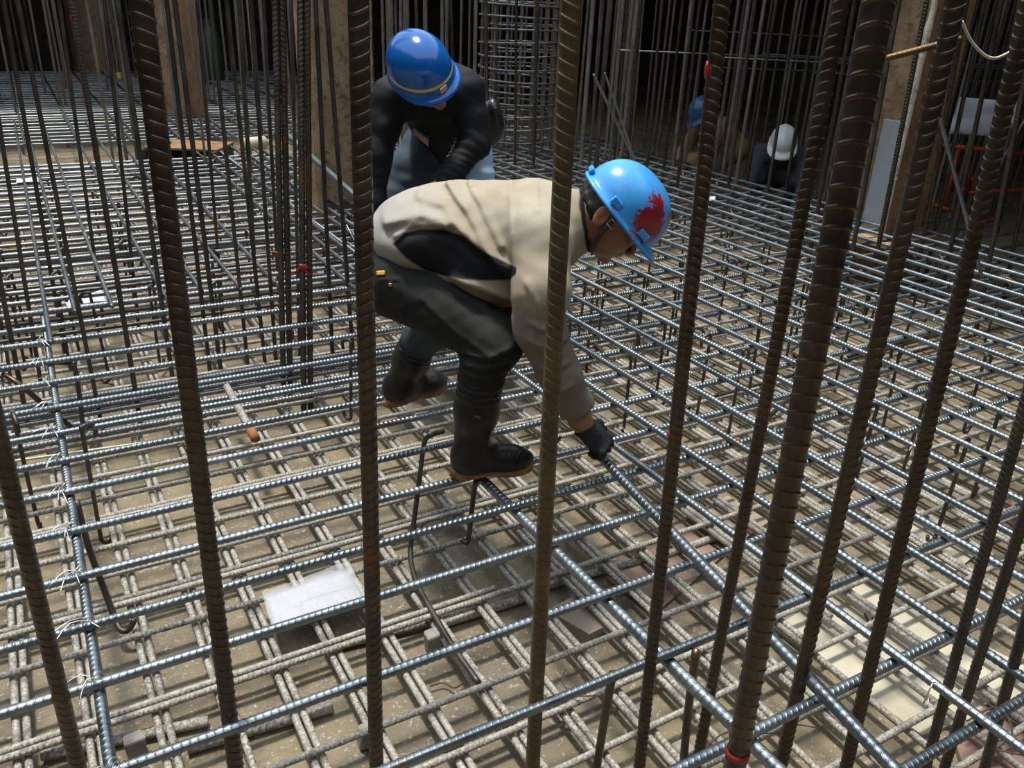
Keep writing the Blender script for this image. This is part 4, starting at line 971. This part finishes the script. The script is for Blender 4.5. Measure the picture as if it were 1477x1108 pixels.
# undershirt / waist band, label, rivet, wire bundle
def waistband(p):
    d = sd_ell(p, (-.30, 2.36, .645), (.115, .165, .095)); return smax(d, -((p - np.array([-.36, 2.36, .60], np.float32)) @ np.array([.6, 0, .8], np.float32)), .01)
body_part('undershirt', waistband, (-.46, 2.15, .52), (-.15, 2.56, .78), .008, M['black_cloth'], fw_root)
def on_px(x, y, D0, f=jeans):
    """march the pixel's ray to the surface of an implicit shape; returns person-frame point"""
    Ds = np.linspace(D0 - .25, D0 + .3, 600); P = np.array([atD(x, y, D) for D in Ds]) @ FR.T
    v = f(P.astype(np.float32)); k = int(np.argmax(v < .002)); return P[k] if (v < .002).any() else np.array(atD(x, y, D0)) @ FR.T
def patch(name, quad, f, m, off=.002, n=4, D0=2.2):
    A_, B_, C_, D_ = [np.array(q, float) for q in quad]; V, F = [], []
    for j in range(n + 1):
        for i in range(n + 1):
            s, t = i / n, j / n; q = A_ * (1 - s) * (1 - t) + B_ * s * (1 - t) + C_ * s * t + D_ * (1 - s) * t
            pt = on_px(q[0], q[1], D0, f) @ FR; dirc = (CAM - pt) / np.linalg.norm(CAM - pt); V.append(pt + dirc * off)
    F = [(j * (n + 1) + i, (j + 1) * (n + 1) + i, (j + 1) * (n + 1) + i + 1, j * (n + 1) + i + 1) for j in range(n) for i in range(n)]
    o = part(name, make_mesh(name, V, F), m, fw_root); md = o.modifiers.new('solid', 'SOLIDIFY'); md.thickness = .002; return o
patch('pocket_label', [(543, 391), (555, 390), (555, 397), (543, 397)], jeans, M['orange_tag'])['label'] = 'orange pocket label'
rv = on_px(563, 411, 2.2) @ FR; vw = (CAM - rv) / np.linalg.norm(CAM - rv); V, F = tube_vf([rv - vw * .002, rv + vw * .003, rv + vw * .004], [.0055, .0055, .003], 12); part('rivet', make_mesh('rivet', V, F), M['brass'], fw_root)['label'] = 'copper rivet'
# boots
boot(fw_root, (-.165, 2.115, .014), (.072, 2.185, .014), ANn, TPn, .066, .050)
o_, *_ = boot(fw_root, (-.430, 2.555, .014), (-.238, 2.715, .022), ANf, TPf, .062, .048, dusty=False)
def bt(p): return chain(p, [(ANn, .050), (ANn * .45 + TPn * .55, .061), (TPn, .066)], .03)
# worn print on the near boot shaft
tx = bpy.data.curves.new('boot_print', 'FONT'); tx.body = 'Hy'; tx.size = .016; tx.extrude = .0004
tmp = bpy.data.objects.new('boot_print', tx); col.objects.link(tmp); bpy.context.view_layer.update()
pm = bpy.data.meshes.new_from_object(tmp); bpy.data.objects.remove(tmp)
to = bpy.data.objects.new('boot_print', pm); col.objects.link(to); to.parent = fw_root; to.matrix_parent_inverse = fw_root.matrix_world.inverted()
pt = on_px(684, 603, 2.1, bt) @ FR; vz = CAM - pt; vz[2] *= .2; vz /= np.linalg.norm(vz); vx = np.cross([0, 0, 1.0], vz); vx /= np.linalg.norm(vx); vy = np.cross(vz, vx)
pt = pt + vz * .003
to.matrix_world = Matrix(((vx[0], vy[0], vz[0], pt[0]), (vx[1], vy[1], vz[1], pt[1]), (vx[2], vy[2], vz[2], pt[2]), (0, 0, 0, 1))); pm.materials.clear(); pm.materials.append(M['sole'])
# gloved hand gripping the bar
hbp = HB0 @ FR.T; bdir = dv @ FR.T
gb, go = basis_from((.72, .12, -.68), (.36, -.60, .72), WRn + np.array([.020, .006, -.036]))
def glove(p):
    d = hand_sdf(p, [(.45, 1.30, 1.0), (.60, 1.30, 1.0), (.75, 1.30, 1.0), (.9, 1.25, .9)], [((.015, .022, -.002), .015), ((.045, .052, -.012), .0135), ((.078, .058, -.028), .0115), ((.100, .046, -.042), .0098)], 1.02)
    d = smin(d, chain(p, [((-.012, 0, 0), .031), ((.02, 0, 0), .029)], .01), .02)
    d = d - .0012 * np.exp(-((p[:, 0] + .010) / .005) ** 2)
    for ky, kx in ((.030, .084), (.010, .087), (-.010, .085), (-.029, .080)): d = smin(d, np.linalg.norm(p - np.array([kx, ky, .006], np.float32), axis=1) - .0115, .006)
    d = d + .0006 * np.sin(p[:, 0] * 700)
    return smax(d, -.014 - p[:, 0], .003)
gv, gf = surf(glove, (-.03, -.07, -.12), (.17, .10, .05), .0036)
part('glove', make_mesh('glove', gv @ gb + go, gf.tolist()), M['glove'], fw_root)['label'] = 'black knit glove'
tp, tf = tube_vf([(.098, .048, -.041), (.108, .040, -.048), (.114, .035, -.051)], [.0100, .0092, .004], 9)
part('thumb_tip', make_mesh('thumb_tip', np.array(tp) @ gb + go, tf), plain('pale_skin', (.55, .25, .19), .5), fw_root)['label'] = 'bare thumb tip'
# wristband on the far forearm
wb0 = ELf * .25 + WRf * .75; wb1 = ELf * .05 + WRf * .95
tube('wristband', [(wb0 @ FR), (wb1 @ FR)], .040, M['black_cloth'], fw_root, 16)
# helmet with peak, lugs, strap, buckle
hm = hat_material('paint_spattered_blue_helmet', (.045, .29, .68), .30, spots=[((.050, -.090, .042), .085, .02), ((.108, -.022, .078), .07, -.05), ((.03, -.07, .09), .10, -.14)])
V, F = hat_mesh(.134, .108, .118, .030, .009, .007)
hat = child_local('helmet', V, F, hm, hM, fw_root); hat['label'] = 'blue helmet spattered with red paint'
hatplain = hat_material('blue_helmet_plastic', (.045, .29, .68), .35)
bpy.context.view_layer.update()
for s_ in (-1, 1):
    for xx in (-.055, .062):
        V, F = box_vf((xx, s_ * (.108 * math.sqrt(max(.05, 1 - (xx / .134) ** 2)) + .003), .010), (.017, 0, 0), (0, .006, 0), (0, 0, .010)); lug = child_local('lug', V, F, hatplain, hM, hat, False); md = lug.modifiers.new('bevel', 'BEVEL'); md.width = .003; md.segments = 2
V, F = box_vf((-.142, 0, .004), (.006, 0, 0), (0, .02, 0), (0, 0, .008)); lug = child_local('rear_lug', V, F, hatplain, hM, hat, False); md = lug.modifiers.new('bevel', 'BEVEL'); md.width = .003
def flat_strap(pts, w, t, wdir):
    V, F = [], []; wdir = np.asarray(wdir, float)
    for i, p in enumerate(pts):
        p = np.asarray(p, float); tg = np.asarray(pts[min(i + 1, len(pts) - 1)]) - np.asarray(pts[max(i - 1, 0)]); nrm = np.cross(tg, wdir); nrm /= np.linalg.norm(nrm) + 1e-9
        V += [p - wdir * w / 2 - nrm * t, p + wdir * w / 2 - nrm * t, p + wdir * w / 2 + nrm * t, p - wdir * w / 2 + nrm * t]
        if i: F += [((i - 1) * 4 + k, (i - 1) * 4 + (k + 1) % 4, i * 4 + (k + 1) % 4, i * 4 + k) for k in range(4)]
    F += [(3, 2, 1, 0), tuple(len(V) - 4 + k for k in range(4))]; return V, F
for s_ in (-1, 1):
    pts = [(-.022, .092 * s_, -.010), (-.018, .088 * s_, -.040), (-.006, .074 * s_, -.080), (.012, .058 * s_, -.115), (.030, .030 * s_, -.138), (.036, .0, -.143)]
    V, F = flat_strap(smooth_path(pts, 4), .015, .0013, (.93, 0, .36)); st_ = child_local('chin_strap', V, F, M['strap'], hM, hat); st_['label'] = 'dark chin strap'
    for cz, hw, hh_ in ((-.014, .010, .005), (-.036, .011, .009)):
        V, F = tube_vf([(-.018 + dx * hw - .1 * cz, (.093) * s_, cz + dz * hh_) for dx, dz in ((-1, -1), (1, -1), (1, 1), (-1, 1))], .0024, 8, True); child_local('buckle', V, F, M['buckle'], hM, hat)['label'] = 'pale strap buckle'
    V, F = tube_vf([(-.018, .092 * s_, .012), (-.018, .093 * s_, -.006)], .004, 8); child_local('strap_clip', V, F, M['buckle'], hM, hat)
# bundle of cut tie wire at the hip
root = empty('wire_bundle', atD(512, 365, 2.5)); tag(root, 'bundle of bright cut tie wires hanging behind the jeans', 'wire bundle')
p0 = atD(528, 372, 2.46)
for i in range(14):
    e = atD(498 + rnd.uniform(0, 26), 330 + rnd.uniform(-6, 55), 2.5 + rnd.uniform(-.04, .04)); q = atD(540, 392 + rnd.uniform(-8, 8), 2.42)
    tube('wire', smooth_path([e, p0 + RH * rnd.uniform(-.015, .015) + np.array([0, 0, rnd.uniform(-.02, .02)]), q], 3), .0014, M['wire'], root, 5)

# ============ rear worker: facing us, leaning down
rw = empty('person', L(-.33, 3.75, 0)); tag(rw, 'worker in black long-sleeved shirt and jeans leaning down behind the beige jacket', 'person'); bpy.context.view_layer.update()
H2 = np.array([-.392, 3.31, 1.045]); B2, O2, M2 = frame((.72, -.55, -.50), (-.14, -.66, .74), H2)
sL, eL, wL = np.array([-.535, 3.49, .930]), np.array([-.585, 3.42, .715]), np.array([-.590, 3.36, .500])       # image left
sR, eR, wR = np.array([-.240, 3.50, .965]), np.array([-.190, 3.46, .770]), np.array([-.300, 3.34, .625])
hpL, knL, anL = np.array([-.41, 3.80, .715]), np.array([-.565, 3.62, .47]), np.array([-.500, 3.80, .10])
hpR, knR, anR = np.array([-.25, 3.84, .725]), np.array([-.180, 3.78, .48]), np.array([-.150, 3.95, .10])
def rw_core(p):
    d = chain(p, [((-.33, 3.80, .74), .09), ((-.37, 3.62, .90), .085), ((-.385, 3.50, 1.00), .08), ((-.39, 3.40, 1.01), .05)], .05)
    d = smin(d, chain(p, [(sL, .05), (eL, .038), (wL, .028)], .03), .05); d = smin(d, chain(p, [(sR, .05), (eR, .038), (wR, .028)], .03), .05)
    d = smin(d, chain(p, [(hpL, .075), (knL, .05), (anL, .036)], .03), .04); return smin(d, chain(p, [(hpR, .075), (knR, .05), (anR, .036)], .03), .04)
h2v, h2f = surf(neck_head, (-.16, -.11, -.22), (.14, .11, .12), .0045)
ex = [(h2v @ B2 + O2, h2f)]
for w_, e_, xd, zd in ((wL, eL, (.05, -.25, -.95), (-.8, -.5, 0)), (wR, eR, (-.6, -.5, -.6), (.2, -.9, .4))):
    b_2, o_2 = basis_from(xd, zd, w_); v_, f_ = surf(lambda p: hand_sdf(p, [(.5, .7, .5)] * 4, [((.01, .02, 0), .013), ((.035, .042, -.01), .012), ((.06, .046, -.022), .0095)]), (-.03, -.07, -.10), (.19, .09, .04), .006); ex.append((v_ @ b_2 + o_2, f_))
body_part('body', rw_core, (-.75, 3.25, 0), (.0, 4.1, 1.12), .011, M['skin'], rw, extra=ex)
def shirt(p):
    d = chain(p, [((-.33, 3.78, .745), .135), ((-.36, 3.66, .87), .130), ((-.385, 3.545, .975), .125)], .06)
    d = smin(d, chain(p, [(sL + [.03, 0, -.01], .085), (sR + [-.03, 0, -.01], .085)], .03), .06)
    d = smin(d, chain(p, [(sL, .078), (sL * .5 + eL * .5, .066), (eL, .060), (wL * .8 + eL * .2, .046), (wL, .042)], .025), .04)
    d = smin(d, chain(p, [(sR, .078), (sR * .5 + eR * .5, .066), (eR, .062), (wR * .8 + eR * .2, .047), (wR, .042)], .025), .04)
    for i_, (a_, b_3) in enumerate(((eR, wR), (eL, wL))):
        t = (p - a_.astype(np.float32)) @ ((b_3 - a_) / np.linalg.norm(b_3 - a_)).astype(np.float32)
        near = np.exp(-(np.linalg.norm(p - ((a_ + b_3) / 2).astype(np.float32), axis=1) / .12) ** 2); d = d + (.0045 if i_ == 0 else .002) * np.sin(t * 230 + p[:, 0] * 60 + 2 * np.sin(p[:, 2] * 40)) * near
    return d + wob(p, 24, .005) + wob(p, 55, .0018, 1)
M['navy'].node_tree.nodes['Principled BSDF'].inputs['Specular IOR Level'].default_value = .25
body_part('shirt', shirt, (-.72, 3.24, .44), (-.05, 3.98, 1.14), .0085, M['navy'], rw)
def jeans2(p):
    d = chain(p, [(hpL + [.03, 0, .02], .115), (hpR + [-.03, 0, .02], .115)], .03)
    d = smin(d, chain(p, [(hpL, .105), (hpL * .5 + knL * .5, .098), (knL, .080), (knL * .5 + anL * .5, .07), (anL + [0, 0, .10], .06)], .03), .04)
    d = smin(d, chain(p, [(hpR, .105), (knR, .078), (knR * .5 + anR * .5, .07), (anR + [0, 0, .10], .06)], .03), .04)
    t = p[:, 2]; return d + wob(p, 32, .004, 2) + .003 * np.sin(t * 120 + p[:, 0] * 30) * np.exp(-((t - .56) / .07) ** 2)
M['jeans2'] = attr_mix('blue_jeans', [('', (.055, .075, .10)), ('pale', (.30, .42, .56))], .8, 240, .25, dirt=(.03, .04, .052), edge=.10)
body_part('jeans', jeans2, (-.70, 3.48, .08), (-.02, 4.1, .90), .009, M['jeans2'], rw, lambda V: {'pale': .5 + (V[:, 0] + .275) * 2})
for an, kn, hx in ((anL, knL, -.08), (anR, knR, .06)):
    boot(rw, an + [0, .08, -.088], an + [hx, -.18, -.088], an, an * .55 + kn * .45 + [0, 0, .02], .066, .05)
hm2 = hat_material('worn_blue_helmet', (.006, .085, .32), .16, band=(.022, .034))
V, F = hat_mesh(.140, .116, .150, .022, .006, 0.0)
hat2 = child_local('helmet', V, F, hm2, M2, rw); hat2['label'] = 'glossy blue helmet with a yellow band'; bpy.context.view_layer.update()
V, F = box_vf((.146, -.005, .012), (.0018, 0, -.0006), (0, .015, 0), (.001, 0, .012)); stc = child_local('sticker', V, F, M['pink'], M2, hat2, False); stc['label'] = 'faded square sticker'
# belt gear
def on_rw(x, y, D): return np.array(atD(x, y, D))
V, F = surf(lambda p: smin(sd_ell(p, (0, 0, 0), (.062, .05, .085)), sd_ell(p, (.0, -.01, .06), (.045, .04, .05)), .03) + .006 * np.sin(p[:, 0] * 90 + p[:, 2] * 30) * np.clip((p[:, 2] + .02) * 14, 0, 1), (-.1, -.08, -.12), (.1, .08, .14), .006)
tag(mesh_obj('tool_pouch', make_mesh('tool_pouch', V @ FR + on_rw(706, 182, 3.66), F.tolist()), M['leather']), 'shiny black leather tool pouch hanging at the rear worker\'s hip', 'tool pouch')
a = on_rw(596, 189, 3.56); b = on_rw(618, 207, 3.55); box('name_card', (a + b) / 2, (b - a) / 2, np.array([0, 0, .013]), FH * .0015, M['pink'], rw)['label'] = 'pale name card'
tube('lanyard', smooth_path([on_rw(600, 184, 3.56), on_rw(608, 191, 3.55), on_rw(617, 198, 3.55), on_rw(612, 186, 3.57)], 4), .006, M['green'], rw, 7)['label'] = 'green lanyard'
ch = smooth_path([on_rw(658, 196, 3.50), on_rw(654, 210, 3.46), on_rw(649, 222, 3.42), on_rw(644, 228, 3.40)], 3)
for i in range(len(ch) - 1):
    c_ = (ch[i] + ch[i + 1]) / 2; ax_ = (ch[i + 1] - ch[i]) * .7; sd_ = (RH if i % 2 else FH) * .005
    tube('chain_link', [c_ + ax_ * math.cos(t) + sd_ * math.sin(t) for t in np.linspace(0, 6.283, 8, endpoint=False)], .0018, M['wire'], rw, 5, True)

# ============ two crouching workers far behind, mostly hidden by the uprights
def far_worker(hx, hy, D, hatcol, hatmat, cloth, label, fwd):
    c = np.array(atD(hx, hy, D)) @ FR.T; root = empty('person', L(c[0], c[1] + .2, SLAB)); tag(root, label, 'person'); bpy.context.view_layer.update()
    Bh, Oh, Mh = frame(fwd, (fwd[0] * .8, fwd[1] * .8, .8), c)
    f2 = np.array([fwd[0], fwd[1], 0]); f2 /= np.linalg.norm(f2); sd = np.array([-f2[1], f2[0], 0]); zg = SLAB
    nk = c - f2 * .10 + [0, 0, -.10]; pel = c - f2 * .42; pel[2] = max(zg + .30, c[2] - .35)
    def core(p):
        d = chain(p, [(pel, .13), (pel * .4 + nk * .6, .14), (nk, .09)], .06)
        for s in (-1, 1):
            sh_ = nk + sd * s * .17 - f2 * .02 + [0, 0, -.03]; kn = pel + f2 * .34 + sd * s * .16; kn[2] = zg + .36; an = pel + f2 * .10 + sd * s * .14; an[2] = zg + .05; hd = sh_ + f2 * .30; hd[2] = zg + .10
            el = sh_ * .5 + hd * .5 + sd * s * .06
            d = smin(d, chain(p, [(nk + [0, 0, -.04], .09), (sh_, .075), (el, .055), (hd, .04)], .03), .05); d = smin(d, chain(p, [(pel, .12), (kn, .075), (an, .05), (an + f2 * .16, .04)], .03), .05)
        return d
    lo_ = np.minimum(c, pel) - .55; lo_[2] = zg - .02; hi_ = np.maximum(c, pel) + .55; hi_[2] = c[2] + .15
    hv_, hf_ = surf(neck_head, (-.16, -.11, -.22), (.14, .11, .12), .009)
    o = body_part('body', core, lo_, hi_, .016, cloth, root)
    part('head', make_mesh('head', hv_ @ Bh + Oh, hf_.tolist()), M['skin'], root)
    V, F = hat_mesh(); ht = child_local('helmet', V, F, hatmat, Mh, root); return root
M['tan_vest'] = plain('tan_orange_cloth', (.33, .17, .05), .8, 0, .5, 9, .2, alt=(.20, .19, .12))
M['grey_blue'] = plain('grey_blue_cloth', (.05, .055, .07), .8, 0, .3, 20, .2)
far_worker(1130, 203, 7.6, None, hat_material('white_helmet', (.80, .80, .80), .3), M['grey_blue'], 'crouching worker in a white helmet among the dense uprights', (-.2, -.75, -.45))
far_worker(1012, 160, 8.2, None, hat_material('dark_blue_helmet', (.02, .10, .26), .3), M['tan_vest'], 'crouching worker in tan and dark blue behind the red-marked upright', (-.85, -.3, -.35))
